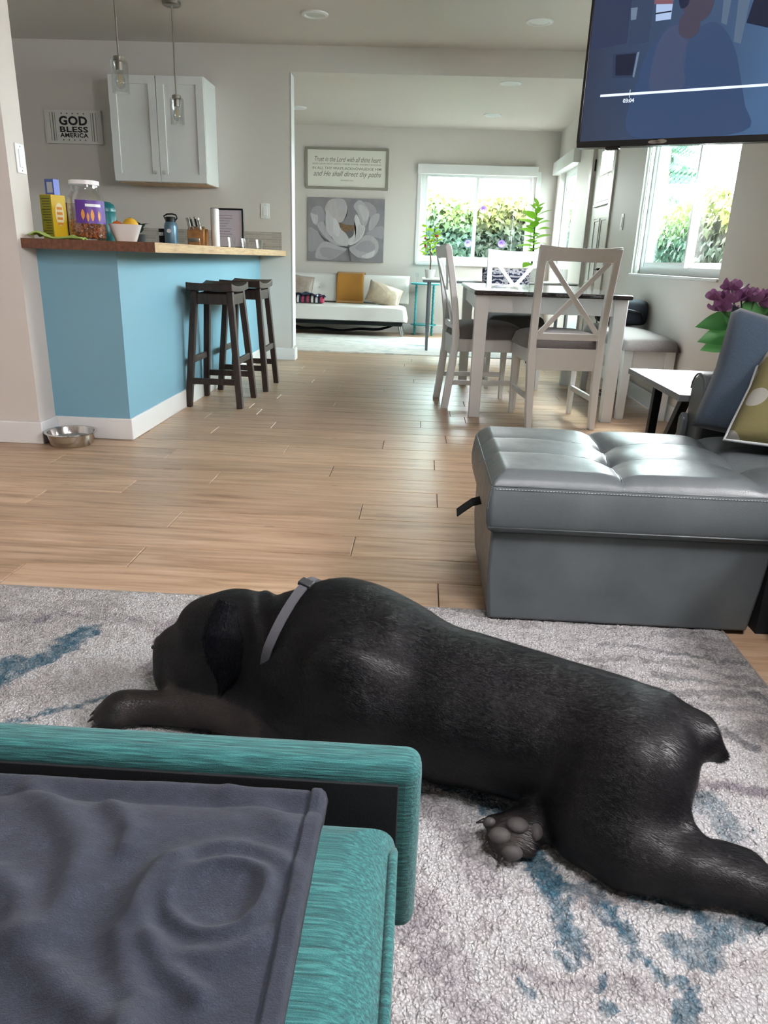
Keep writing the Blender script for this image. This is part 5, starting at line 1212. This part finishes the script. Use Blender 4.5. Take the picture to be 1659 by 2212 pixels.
col *= (.88+.50*fbm(X,Y,150,2,75)+.24*n3)[...,None]; col = np.minimum(col, .93)
Zr_ = .0115+.003*(fbm(X,Y,60,2,71)-.5)+.0065*(fbm(X,Y,150,1,73)-.5); edge = np.minimum(np.minimum(X-RX0,RX1-X),RY1-Y); Zr_ = np.where(edge<.002,.001,Zr_)
W_ = len(xs); H_ = len(ys); V = np.stack([X,Y,Zr_],-1).reshape(-1,3)
i, j = np.meshgrid(np.arange(W_-1), np.arange(H_-1)); a = (j*W_+i).ravel(); F = np.c_[a,a+1,a+1+W_,a+W_]
me = np_mesh('area_rug', V, F, 'rug_pile'); set_col(me, col.reshape(-1,3)); o = link('area_rug', me); tag(o, 'large cream, grey and teal abstract rug under the dog', 'rug')
m = MB(); m.tube([(RX0,RY1,.006),(RX1,RY1,.006),(RX1,-.35,.006)], .006, 6); pm('rug_binding', '8e8a86', .9); m.build('binding', 'rug_binding', o)

# ================================================================== TEAL CHAIR AND BLANKET
tc_ = thing('teal_armchair', 'teal chenille chair with low arm, cut off by the lower left corner', 'armchair', (-.45, .22, .012))
OX, OY, OZ = -.45, .22, .012
def T(m): m.v = [(x-OX, y-OY, z-OZ) for x,y,z in m.v]; return m
AT = .452
for nm, y0, y1, yl in (('arm', .552, .596, .5515), ('arm', -.155, -.111, None)):
    ao = T(MB().box(-1.0,.021,y0,y1,.256,AT)).build(nm, 'teal_chenille', tc_, bevel=.015, seg=4)
    if yl: T(MB().box(-.99,.0,yl-.002,y0+.002,.262,AT-.017)).build('lining_panel', 'black_lining', ao, bevel=.001)
def seatf(X_, Y_):
    ex_ = np.minimum(.0-X_, .5); ey_ = np.minimum(.532-Y_, Y_+.105); r1 = rnd_(ex_,.05); r2 = rnd_(ey_,.045)
    return .375+.052*np.minimum(r1,r2)+.010*(1-((Y_-.21)/.33)**2)
xs = np.r_[np.linspace(-.98,-.12,30), np.linspace(-.12,-.0005,50)[1:]]; ys = np.r_[np.linspace(-.104,-.06,12), np.linspace(-.06,.48,40)[1:], np.linspace(.48,.5315,24)[1:]]
X, Y = np.meshgrid(xs, ys); Zs = seatf(X,Y); W_ = len(xs); H_ = len(ys)
V = np.stack([X-OX,Y-OY,Zs-OZ],-1).reshape(-1,3); i, j = np.meshgrid(np.arange(W_-1), np.arange(H_-1)); a = (j*W_+i).ravel(); F = np.c_[a,a+1,a+1+W_,a+W_]
ring = [i for i in range(W_)]+[j*W_+W_-1 for j in range(1,H_)]+[(H_-1)*W_+i for i in range(W_-2,-1,-1)]+[j*W_ for j in range(H_-2,0,-1)]
low = V[ring].copy(); low[:,2] = .22-OZ; n0 = len(V); k = len(ring)
F2 = np.array([(ring[q], n0+q, n0+(q+1)%k, ring[(q+1)%k]) for q in range(k)])
me = np_mesh('seat_cushion', np.vstack([V,low]), np.vstack([F,F2]), 'teal_chenille'); bm = bmesh.new(); bm.from_mesh(me); bmesh.ops.recalc_face_normals(bm, faces=bm.faces); bm.to_mesh(me); bm.free(); sc_o = link('seat_cushion', me, tc_)
T(MB().tube([(-.0022,y,float(seatf(np.array(-.004),np.array(y)))+.004-.02*max(0,(y-.50)/.03)) for y in np.linspace(-.1,.525,50)], .0042, 8)).build('piping', 'teal_chenille', sc_o, smooth=True)
T(MB().box(-.98,-.03,-.10,.545,.10,.235)).build('seat_base', 'teal_chenille', tc_, bevel=.01)
T(MB().box(-1.12,-.96,-.15,.59,.10,.80)).build('backrest', 'teal_chenille', tc_, bevel=.05, seg=4)
for x in (-.08,-.92):
    for y in (-.06,.50): T(MB().tube([(x,y,.102),(x,y,.012)], [.022,.016], 12)).build('leg', 'dark_wood', tc_, smooth=50)
# blanket
BX0, BX1, BY0, BY1 = -.80, -.064, -.02, .547
xs = np.r_[np.linspace(BX0,-.42,30), np.linspace(-.42,BX1,230)[1:]]; ys = np.r_[np.linspace(BY0,.25,30), np.linspace(.25,BY1,190)[1:]]
X, Y = np.meshgrid(xs, ys); Zb = np.maximum(seatf(np.minimum(X,-.02),np.minimum(Y,.515)),.375)+.008
wxx = X+.012*(fbm(X,Y,14,3,81)-.5); wyy = Y+.012*(fbm(X,Y,14,3,83)-.5)
def ridge(pts, amp, wd): return amp*np.exp(-(seg_dist(wxx,wyy,pts)/wd)**2)
rd = np.hypot((wxx+.128)/.030, (wyy-.411)/.026)
Zb += .0062*np.exp(-((rd-1.22)/.22)**2)+.004*np.exp(-((rd-1.95)/.28)**2)-.0025*np.exp(-(rd/.8)**4)
Zb += ridge([(-.171,.436),(-.181,.404),(-.187,.372),(-.173,.345),(-.155,.324),(-.151,.28)], .010, .011)
Zb += ridge([(-.327,.519),(-.276,.483),(-.245,.444),(-.234,.408),(-.235,.37)], .010, .014)+ridge([(-.249,.502),(-.215,.467),(-.213,.45)], .007, .010)+ridge([(-.156,.529),(-.12,.514),(-.095,.488)], .005, .012)
Zb += ridge([(-.262,.359),(-.22,.338),(-.18,.316),(-.157,.3),(-.14,.26)], .011, .014)+ridge([(-.169,.37),(-.149,.35),(-.122,.333)], .008, .008)+ridge([(-.294,.416),(-.27,.397),(-.25,.367)], .008, .012)
Zb += ridge([(-.35,.45),(-.31,.40),(-.30,.33)], .008, .015)+ridge([(-.09,.44),(-.10,.38),(-.13,.36)], .003, .012)+ridge([(-.42,.53),(-.38,.46),(-.37,.38)], .009, .018)
Zb += .007*(fbm(X,Y,9,2,87)-.5)+.0012*(fbm(X,Y,60,3,89)-.5)
Zb += .006*np.exp(-((Y-.535)/.012)**2)*(X<-.07)                      # rolled far edge
hem = BX1-X; Zb += .0035*(hem<.0145)-.0022*np.exp(-((hem-.0155)/.0014)**2); Zb -= .0*(hem)
Zb = np.where(Y>.538, Zb-.3*(Y-.538), Zb); Zb -= .012*np.clip(1-hem/.004,0,1)**2
V = np.stack([X,Y,Zb],-1).reshape(-1,3); W_ = len(xs); H_ = len(ys); i, j = np.meshgrid(np.arange(W_-1), np.arange(H_-1)); a = (j*W_+i).ravel(); F = np.c_[a,a+1,a+1+W_,a+W_]
me = np_mesh('fleece_blanket', V, F, 'grey_fleece'); o = link('fleece_blanket', me); md = o.modifiers.new('solid','SOLIDIFY'); md.thickness = .006; md.offset = -1
tag(o, 'rumpled charcoal grey fleece blanket spread over the teal chair', 'blanket')
m = MB(); m.tube([(BX1-.014+.0005*math.sin(y*300), y, float(np.interp(y, ys, Zb[:, int(np.argmin(abs(xs-(BX1-.0155))))]))+.0005) for y in np.linspace(.2,.535,90)], .0008, 6); m.build('hem_seam', 'grey_fleece', o, smooth=True)

# ================================================================== THE DOG
def surface_nets(Fv, org, h):
    nx, ny, nz = Fv.shape; ins = Fv < 0
    c = np.zeros((nx-1,ny-1,nz-1), int)
    for dx in (0,1):
        for dy in (0,1):
            for dz in (0,1): c += ins[dx:nx-1+dx, dy:ny-1+dy, dz:nz-1+dz]
    act = (c > 0) & (c < 8); idx = -np.ones(act.shape, int); idx[act] = np.arange(act.sum())
    S = np.zeros(act.shape+(3,)); K = np.zeros(act.shape)
    for ax in range(3):
        for p in (0,1):
            for q in (0,1):
                o0 = [0,0,0]; oth = [k for k in range(3) if k != ax]; o0[oth[0]] = p; o0[oth[1]] = q; o1 = list(o0); o1[ax] = 1
                A = Fv[o0[0]:nx-1+o0[0], o0[1]:ny-1+o0[1], o0[2]:nz-1+o0[2]]; B = Fv[o1[0]:nx-1+o1[0], o1[1]:ny-1+o1[1], o1[2]:nz-1+o1[2]]
                cr = (A < 0) != (B < 0); t = np.where(cr, A/(A-B+1e-12), 0)
                for k in range(3): S[...,k] += np.where(cr, (t if k == ax else o0[k]), 0)
                K += cr
    g = np.argwhere(act); V = (g + S[act]/K[act][:,None])*h + np.array(org)
    Fs = []
    for ax in range(3):
        b, d = [k for k in range(3) if k != ax]; s0 = [slice(None)]*3; s1 = [slice(None)]*3; s0[ax] = slice(0,-1); s1[ax] = slice(1,None)
        ch_ = ins[tuple(s0)] != ins[tuple(s1)]; e = np.argwhere(ch_); e = e[(e[:,b] > 0) & (e[:,d] > 0) & (e[:,b] < Fv.shape[b]-1) & (e[:,d] < Fv.shape[d]-1)]
        def cell(db, dd): q = e.copy(); q[:,b] += db; q[:,d] += dd; return idx[q[:,0],q[:,1],q[:,2]]
        qd = np.c_[cell(-1,-1), cell(0,-1), cell(0,0), cell(-1,0)]; fl = ins[tuple(s0)][e[:,0],e[:,1],e[:,2]]
        if ax == 1: fl = ~fl
        qd[~fl] = qd[~fl][:,::-1]; Fs.append(qd)
    return V, np.vstack(Fs)
def sd_ell(P, c, r, rot=(0,0,0)):
    M = np.array(Euler([math.radians(a) for a in rot]).to_matrix()); q = (P-np.array(c)) @ M; r = np.array(r)
    k0 = np.linalg.norm(q/r,axis=-1); k1 = np.linalg.norm(q/(r*r),axis=-1); return k0*(k0-1)/(k1+1e-9)
def sd_cone(P, a, b, ra, rb):
    a = np.array(a,float); b = np.array(b,float); ab = b-a; t = np.clip(((P-a)@ab)/(ab@ab),0,1); return np.linalg.norm(P-a-t[...,None]*ab,axis=-1)-(ra+(rb-ra)*t)
def smin(a, b, k): h = np.clip(.5+.5*(b-a)/k,0,1); return b*(1-h)+a*h-k*h*(1-h)
h = .0075; org = (-.68,.76,-.02); dim = (186,96,54)
G = np.stack(np.meshgrid(*[org[k]+h*np.arange(dim[k]) for k in range(3)], indexing='ij'), -1).astype(np.float32)
D = None
def U(d, k=.03):
    global D
    D = d if D is None else smin(D, d, k)
DOG = [
 # trunk
 ('e',(-.09,1.195,.150),(.19,.142,.152),(0,0,-12),.03), ('e',(-.07,1.215,.205),(.15,.10,.098),(0,4,-12),.04), ('e',(.08,1.14,.134),(.22,.134,.134),(0,0,-12),.04),
 ('e',(.24,1.095,.122),(.19,.124,.124),(0,0,-14),.04), ('e',(.36,1.05,.118),(.125,.112,.116),(0,0,-20),.04), ('c',(-.13,1.235,.245),(.0,1.20,.215),.055,.05,.05), ('c',(.0,1.19,.195),(.37,1.065,.170),.05,.052,.05),
 # neck and head
 ('c',(-.12,1.225,.185),(-.26,1.265,.165),.118,.098,.05), ('c',(-.18,1.20,.08),(-.30,1.25,.075),.075,.072,.05),
 ('e',(-.335,1.285,.168),(.100,.086,.096),(0,-6,-10),.03), ('e',(-.375,1.262,.095),(.10,.074,.084),(0,0,-10),.03), ('c',(-.395,1.295,.125),(-.462,1.312,.102),.070,.056,.028),
 ('c',(-.41,1.29,.064),(-.464,1.306,.060),.058,.050,.025), ('e',(-.455,1.282,.060),(.05,.034,.05),(0,0,-10),.02), ('e',(-.405,1.278,.198),(.04,.055,.034),(0,20,-10),.03), ('c',(-.462,1.312,.120),(-.395,1.285,.185),.040,.046,.03),
 # near shoulder, upper arm, foreleg
 ('e',(-.085,1.105,.185),(.080,.055,.110),(18,-28,-10),.05), ('c',(-.035,1.145,.265),(-.095,1.068,.165),.034,.034,.022), ('c',(-.07,1.085,.16),(-.175,1.105,.07),.062,.058,.035), ('c',(-.175,1.11,.065),(-.30,1.185,.055),.056,.044,.03),
 ('c',(-.30,1.185,.055),(-.43,1.207,.046),.042,.034,.02), ('c',(-.43,1.207,.046),(-.515,1.207,.042),.034,.033,.015), ('e',(-.545,1.204,.042),(.046,.042,.031),(0,0,4),.015),
 ('c',(-.555,1.228,.036),(-.578,1.229,.028),.017,.015,.006), ('c',(-.56,1.207,.040),(-.590,1.207,.030),.018,.016,.006), ('c',(-.56,1.186,.038),(-.586,1.184,.029),.018,.016,.006), ('c',(-.55,1.167,.034),(-.572,1.165,.027),.016,.014,.006),
 # near hind leg
 ('e',(.350,.995,.125),(.108,.100,.115),(10,10,-25),.035), ('e',(.325,.955,.090),(.085,.068,.082),(0,0,-30),.03), ('c',(.305,.945,.062),(.350,.905,.056),.070,.060,.03), ('c',(.350,.903,.056),(.43,.876,.050),.060,.048,.02), ('c',(.43,.876,.050),(.485,.866,.048),.048,.038,.015),
 ('c',(.39,.95,.11),(.432,.912,.07),.052,.028,.025), ('c',(.485,.893,.058),(.520,.880,.054),.026,.028,.010), ('c',(.485,.866,.046),(.56,.838,.040),.038,.032,.012), ('c',(.56,.838,.040),(.63,.812,.034),.032,.031,.015), ('e',(.655,.802,.035),(.045,.038,.028),(0,0,-22),.015),
 ('c',(.67,.822,.03),(.702,.810,.025),.016,.013,.008), ('c',(.675,.80,.032),(.708,.787,.025),.016,.013,.008), ('c',(.665,.78,.03),(.695,.767,.024),.016,.013,.008),
 # rump and tail
 ('e',(.415,1.03,.120),(.062,.078,.100),(0,0,-20),.03), ('c',(.425,1.058,.180),(.485,1.050,.160),.050,.040,.02), ('c',(.485,1.050,.160),(.528,1.045,.130),.040,.017,.010), ('e',(.452,1.035,.080),(.032,.032,.045),(0,0,0),.010),
 # far hind leg, its paw turned up beside the belly
 ('c',(.31,1.02,.05),(.255,.985,.042),.045,.036,.025), ('c',(.255,.985,.042),(.210,.958,.036),.036,.034,.012), ('e',(.190,.942,.036),(.040,.036,.028),(24,-10,30),.012),
 ('c',(.175,.950,.042),(.146,.952,.044),.019,.013,.005), ('c',(.172,.935,.042),(.152,.922,.040),.020,.016,.005), ('c',(.188,.925,.036),(.172,.905,.032),.020,.016,.005), ('c',(.206,.932,.034),(.205,.912,.030),.018,.014,.005),
]
for q in DOG:
    if q[0] == 'e': U(sd_ell(G, q[1], q[2], q[3]), q[4])
    else: U(sd_cone(G, q[1], q[2], q[3], q[4]), q[5])
D = np.maximum(D, (.012-G[...,2])*1.0)
V, F = surface_nets(D, org, h)
# smooth, then loose-skin relief
nb = np.vstack([F[:,[0,1]],F[:,[1,2]],F[:,[2,3]],F[:,[3,0]]]); nb = np.vstack([nb, nb[:,::-1]])
for it in range(3):
    A = np.zeros_like(V); K = np.zeros(len(V)); np.add.at(A, nb[:,0], V[nb[:,1]]); np.add.at(K, nb[:,0], 1); V = V*.45+.55*A/np.maximum(K,1)[:,None]
V[:,2] = np.maximum(V[:,2], .0125)
wr = np.exp(-(((V[:,0]+.275)/.03)**2))*np.clip((V[:,2]-.07)/.1,0,1); V[:,2] += wr*.0045*np.sin((V[:,0]*1.0+.35*V[:,1])*150)
rb = np.exp(-(((V[:,0]-.06)/.14)**2))*np.clip((1.16-V[:,1])/.05,0,1); V[:,1] -= rb*.0012*np.sin(V[:,0]*90+4*fbm(V[:,0],V[:,2],9,2,95))
s = N('dog_coat'); at = s.n('Attribute', attribute_name='tint'); v = s.coord('Object'); mp = s.n('Mapping'); mp.inputs['Scale'].default_value = (70, 260, 260); mp.inputs['Rotation'].default_value = (0,.25,-.25); s.l(v, mp.inputs['Vector'])
f = s.noise(mp.outputs[0], 4.0, 3, .6); f2 = s.noise(v, 9, 4); 
s.set(col=s.mix(s.math('MULTIPLY', f, .5), at.outputs['Color'], s.mix(1.0, at.outputs['Color'], '7a7470', 'MULTIPLY')), rough=s.math('ADD', s.math('MULTIPLY', f, .25), .34), spec=.26)
s.bump(s.math('ADD', f, s.math('MULTIPLY', f2, .5)), .55, .0025)
blk = np.array(lin('07080c')); brn = np.array(lin('100e11')); gry = np.array(lin('433c39')); tip = np.array(lin('231f22'))
x, y, z = V.T; tn = np.repeat(blk[None],len(V),0)
nn = fbm(x*1.0+z, y, 14, 4, 91)
def bl(t, k): 
    global tn
    k = np.clip(k,0,1)[:,None]; tn = tn*(1-k)+t*k
bl(brn, np.clip((x-.0)/.25,0,1)*.75); bl(brn, np.exp(-((x+.05)/.06)**2-((z-.19)/.09)**2)*(y<1.16)*.9)
fl_ = (x<-.25)&(y<1.25)&(z<.095); bl(gry, np.where(fl_, .35+.8*(nn-.35), 0)); bl(blk, np.where((x<-.535)&(z<.1), .7, 0))
pw = np.exp(-((np.hypot(x-.172,y-.915)/.035)**4)); bl(gry, pw*.6)
dog = thing('dog', 'large black dog asleep on the rug with a grey collar', 'dog', (0,1.1,.012))
Vl = V-np.array([0,1.1,.012]); me = np_mesh('dog_body', Vl, F, 'dog_coat'); set_col(me, tn); bm = bmesh.new(); bm.from_mesh(me); bmesh.ops.recalc_face_normals(bm, faces=bm.faces); bm.to_mesh(me); bm.free(); body = link('body', me, dog)
md = body.modifiers.new('sub','SUBSURF'); md.levels = 1; md.render_levels = 1
# short coat: one sliver of hair each, lying along the body
tri = np.vstack([F[:,[0,1,2]],F[:,[0,2,3]]]); A = V[tri[:,0]]; B = V[tri[:,1]]; Cc = V[tri[:,2]]; nrm = np.cross(B-A,Cc-A); ar = np.linalg.norm(nrm,axis=1); ok = (A[:,2] > .02); ar = ar*ok
cen = V.mean(0); NH = 170000; g = np.random.default_rng(77); ti = g.choice(len(tri), NH, p=ar/ar.sum()); r1 = np.sqrt(g.random(NH)); r2 = g.random(NH)
w0, w1, w2 = 1-r1, r1*(1-r2), r1*r2; P = A[ti]*w0[:,None]+B[ti]*w1[:,None]+Cc[ti]*w2[:,None]
vn = np.zeros_like(V); np.add.at(vn, tri.ravel(), np.repeat(nrm,3,axis=0)); vn /= np.linalg.norm(vn,axis=1,keepdims=True)+1e-9
Nn = vn[tri[ti,0]]*w0[:,None]+vn[tri[ti,1]]*w1[:,None]+vn[tri[ti,2]]*w2[:,None]; Nn /= np.linalg.norm(Nn,axis=1,keepdims=True)
if (Nn*(P-np.array([.05,1.12,.10]))).sum(1).mean() < 0: Nn = -Nn
fdir = np.where((P[:,0]<-.22)[:,None]&(P[:,2]<.10)[:,None]&(P[:,1]<1.25)[:,None], np.array([-1,.1,-.1]), np.array([.95,-.30,-.35]))+g.normal(0,.16,(NH,3))
T_ = fdir-(fdir*Nn).sum(1,keepdims=True)*Nn; T_ /= np.linalg.norm(T_,axis=1,keepdims=True); Sd = np.cross(Nn,T_)
Lh = np.where(P[:,0]<-.26,.005,.009)*g.uniform(.7,1.3,NH); up_ = g.uniform(.10,.30,NH)
tipv = P+(T_*np.cos(up_)[:,None]+Nn*np.sin(up_)[:,None])*Lh[:,None]; hwd = .00042
HV = np.stack([P-Sd*hwd-Nn*.0004, P+Sd*hwd-Nn*.0004, tipv],1).reshape(-1,3)-np.array([0,1.1,.012])
hme = np_mesh('fur', HV, np.arange(NH*3).reshape(-1,3), None, False); hc = (tn[tri[ti,0]]*g.uniform(.7,1.7,(NH,1))); set_col(hme, np.repeat(hc,3,axis=0))
s = N('dog_fur'); at = s.n('Attribute', attribute_name='tint'); s.set(col=at.outputs['Color'], rough=.36, spec=.34); hme.materials.append(s.m)
hf = link('fur', hme, dog); hf['kind'] = 'stuff'
def Dg(m): m.v = [(x_,y_-1.1,z_-.012) for x_,y_,z_ in m.v]; return m
pm('dog_ear', '0c0b0e', .65, spec=.15, bump=.4, bscale=160); pm('dog_nose', '1c1616', .35, bump=.5, bscale=400); pm('collar_web', '45454a', .8, bump=.5, bscale=700); pm('collar_plastic', '2a2b2f', .4); pm('paw_pad', '3f3b3a', .7, bump=.6, bscale=300); pm('claw', '1a1718', .4); pm('eyelid', '0c0b0d', .4)
# ears: hanging folded flaps
def ear(side):
    out = [] ; N1 = 10; N2 = 14
    def fn(u, v_):
        # v_ 0 root .. 1 tip ; u across
        w_ = float(np.interp(v_, [0,.15,.35,.6,.8,.92,1], [.028,.043,.048,.041,.023,.011,.003])); t = (u-.5)*2
        xx = float(np.interp(v_, [0,.3,.7,1], [-.332,-.328,-.326,-.342])) + t*w_; zz = .258-.148*v_ - .012*t*(1-v_)-.006*t*t*(1-v_)
        yb_ = float(np.interp(v_, [0,.12,.3,.6,1], [1.246,1.212,1.186,1.177,1.174]))
        yy = yb_+.010*t*t*(1-v_)+.004*math.sin(t*4+v_*5) if side < 0 else 2.57-yb_-.010*t*t
        return (xx, yy, zz)
    return Dg(MB().grid(fn, N1, N2)).build('ear', 'dog_ear', dog, smooth=True, solid=.007, sub=1)
ne = ear(-1); fe = ear(1); fe.location.z -= .035
ev = np.array([v_.co[:] for v_ in ne.data.vertices]); eg = np.random.default_rng(3); ef = np.array([p.vertices[:] for p in ne.data.polygons if len(p.vertices) == 4]); NE = 9000
qi = eg.integers(0, len(ef), NE); u_ = eg.random((NE,1)); w_e = eg.random((NE,1)); q4 = ev[ef[qi]]
Pe = (q4[:,0]*(1-u_)+q4[:,1]*u_)*(1-w_e)+(q4[:,3]*(1-u_)+q4[:,2]*u_)*w_e; n4 = np.cross(q4[:,1]-q4[:,0], q4[:,3]-q4[:,0]); n4 /= np.linalg.norm(n4,axis=1,keepdims=True)+1e-9; n4 *= np.sign(-n4[:,1:2]+1e-9)
td = np.array([.1,-.1,-1.0])+eg.normal(0,.15,(NE,3)); td -= (td*n4).sum(1,keepdims=True)*n4; td /= np.linalg.norm(td,axis=1,keepdims=True); sd_ = np.cross(n4, td); Pe = Pe+n4*.0033
hv = np.stack([Pe-sd_*.0004, Pe+sd_*.0004, Pe+(td+n4*.2)*.006*eg.uniform(.7,1.3,(NE,1))],1).reshape(-1,3)
s = N('ear_hair'); at = s.n('Attribute', attribute_name='tint'); s.set(col=at.outputs['Color'], rough=.75, spec=.05)
eme = np_mesh('ear_fur', hv, np.arange(NE*3).reshape(-1,3), 'ear_hair', False); set_col(eme, np.repeat(blk[None]*eg.uniform(.8,2.2,(NE,1)),3,axis=0)); eo = link('ear_fur', eme, ne); eo['kind'] = 'stuff'
Dg(MB().ball((-.503,1.318,.124), (.017,.021,.016), 16, 10)).build('nose', 'dog_nose', dog, smooth=True)
for sg in (-1,1): Dg(MB().ball((-.516,1.318+sg*.010,.118), (.007,.006,.005), 10, 6)).build('nostril', 'eyelid', dog, smooth=True)
Dg(MB().tube([(-.452,1.258,.148),(-.445,1.247,.146),(-.434,1.240,.149)], .0032, 8)).build('closed_eye', 'eyelid', dog, smooth=True)
Dg(MB().tube([(-.514,1.312,.07),(-.50,1.262,.060),(-.46,1.246,.050),(-.42,1.226,.052)], .0022, 6)).build('mouth_line', 'eyelid', dog, smooth=True)
# collar band around the neck
cm = MB(); n = 48; cc = Vector((-.222,1.252,.165)); ax_ = Vector((-.93,.30,.22)).normalized(); e1 = ax_.cross(Vector((0,0,1))).normalized(); e2 = e1.cross(ax_).normalized()
def dog_r(dirv):
    lo = .0; hi = .22
    p = np.array([(cc+dirv*r_) for r_ in np.linspace(.04,.22,120)])
    d = None
    for q in DOG[:9]:
        dd = sd_ell(p,q[1],q[2],q[3]) if q[0]=='e' else sd_cone(p,q[1],q[2],q[3],q[4]); d = dd if d is None else smin(d, dd, .05)
    k = np.argmax(d > 0) if (d > 0).any() else 119; return float(np.linspace(.04,.22,120)[k])
rad = [dog_r(e1*math.cos(2*PI*k/n)+e2*math.sin(2*PI*k/n)) for k in range(n)]; rad = [max(.06,(rad[k-1]+rad[k]*2+rad[(k+1)%n])/4) for k in range(n)]
vs = []; 
for k in range(n):
    dv = e1*math.cos(2*PI*k/n)+e2*math.sin(2*PI*k/n)
    for (o_, w_) in ((.004,-.009),(.0075,-.008),(.0075,.008),(.004,.009)):
        sk = np.clip((.225-(cc+dv*rad[k]).z)/.07,0,1)*.028; p = cc+dv*(rad[k]+o_+.002-sk)+ax_*w_; vs.append((p.x,p.y,max(p.z,.014)))
cm.add(vs, [(k*4+q,k*4+(q+1)%4,((k+1)%n)*4+(q+1)%4,((k+1)%n)*4+q) for k in range(n) for q in range(4)])
col_o = Dg(cm).build('collar', 'collar_web', dog, smooth=40)
kk = int(np.argmax([ (e1*math.cos(2*PI*k/n)+e2*math.sin(2*PI*k/n)).z for k in range(n)])); dv = e1*math.cos(2*PI*kk/n)+e2*math.sin(2*PI*kk/n); p = cc+dv*(rad[kk]+.009)
sdv = ax_.cross(dv).normalized(); b = MB().bar(p-sdv*.012,p+sdv*.012,.026,.008,dv); Dg(b).build('buckle', 'collar_plastic', col_o, bevel=.002)
# paw pads and claws of the upturned paw
for c_, r_ in (((.160,.917,.050),(.018,.014,.012)),((.188,.931,.060),(.018,.015,.010)),((.217,.934,.050),(.012,.020,.012)),((.178,.898,.036),(.017,.011,.012)),((.146,.940,.054),(.010,.008,.008))):
    Dg(MB().ball(c_, r_, 12, 8)).build('paw_pad', 'paw_pad', dog, smooth=True)
for a_, b_ in (((.140,.953,.046),(.126,.950,.042)),((.146,.918,.040),(.134,.910,.034)),((.166,.898,.032),(.158,.886,.026)),((-.592,1.227,.026),(-.604,1.226,.018)),((-.604,1.206,.028),(-.616,1.205,.018)),((-.600,1.185,.027),(-.611,1.183,.018)),((-.586,1.168,.025),(-.597,1.166,.018))):
    Dg(MB().tube([a_,b_], [.004,.0012], 6)).build('claw', 'claw', dog, smooth=True)
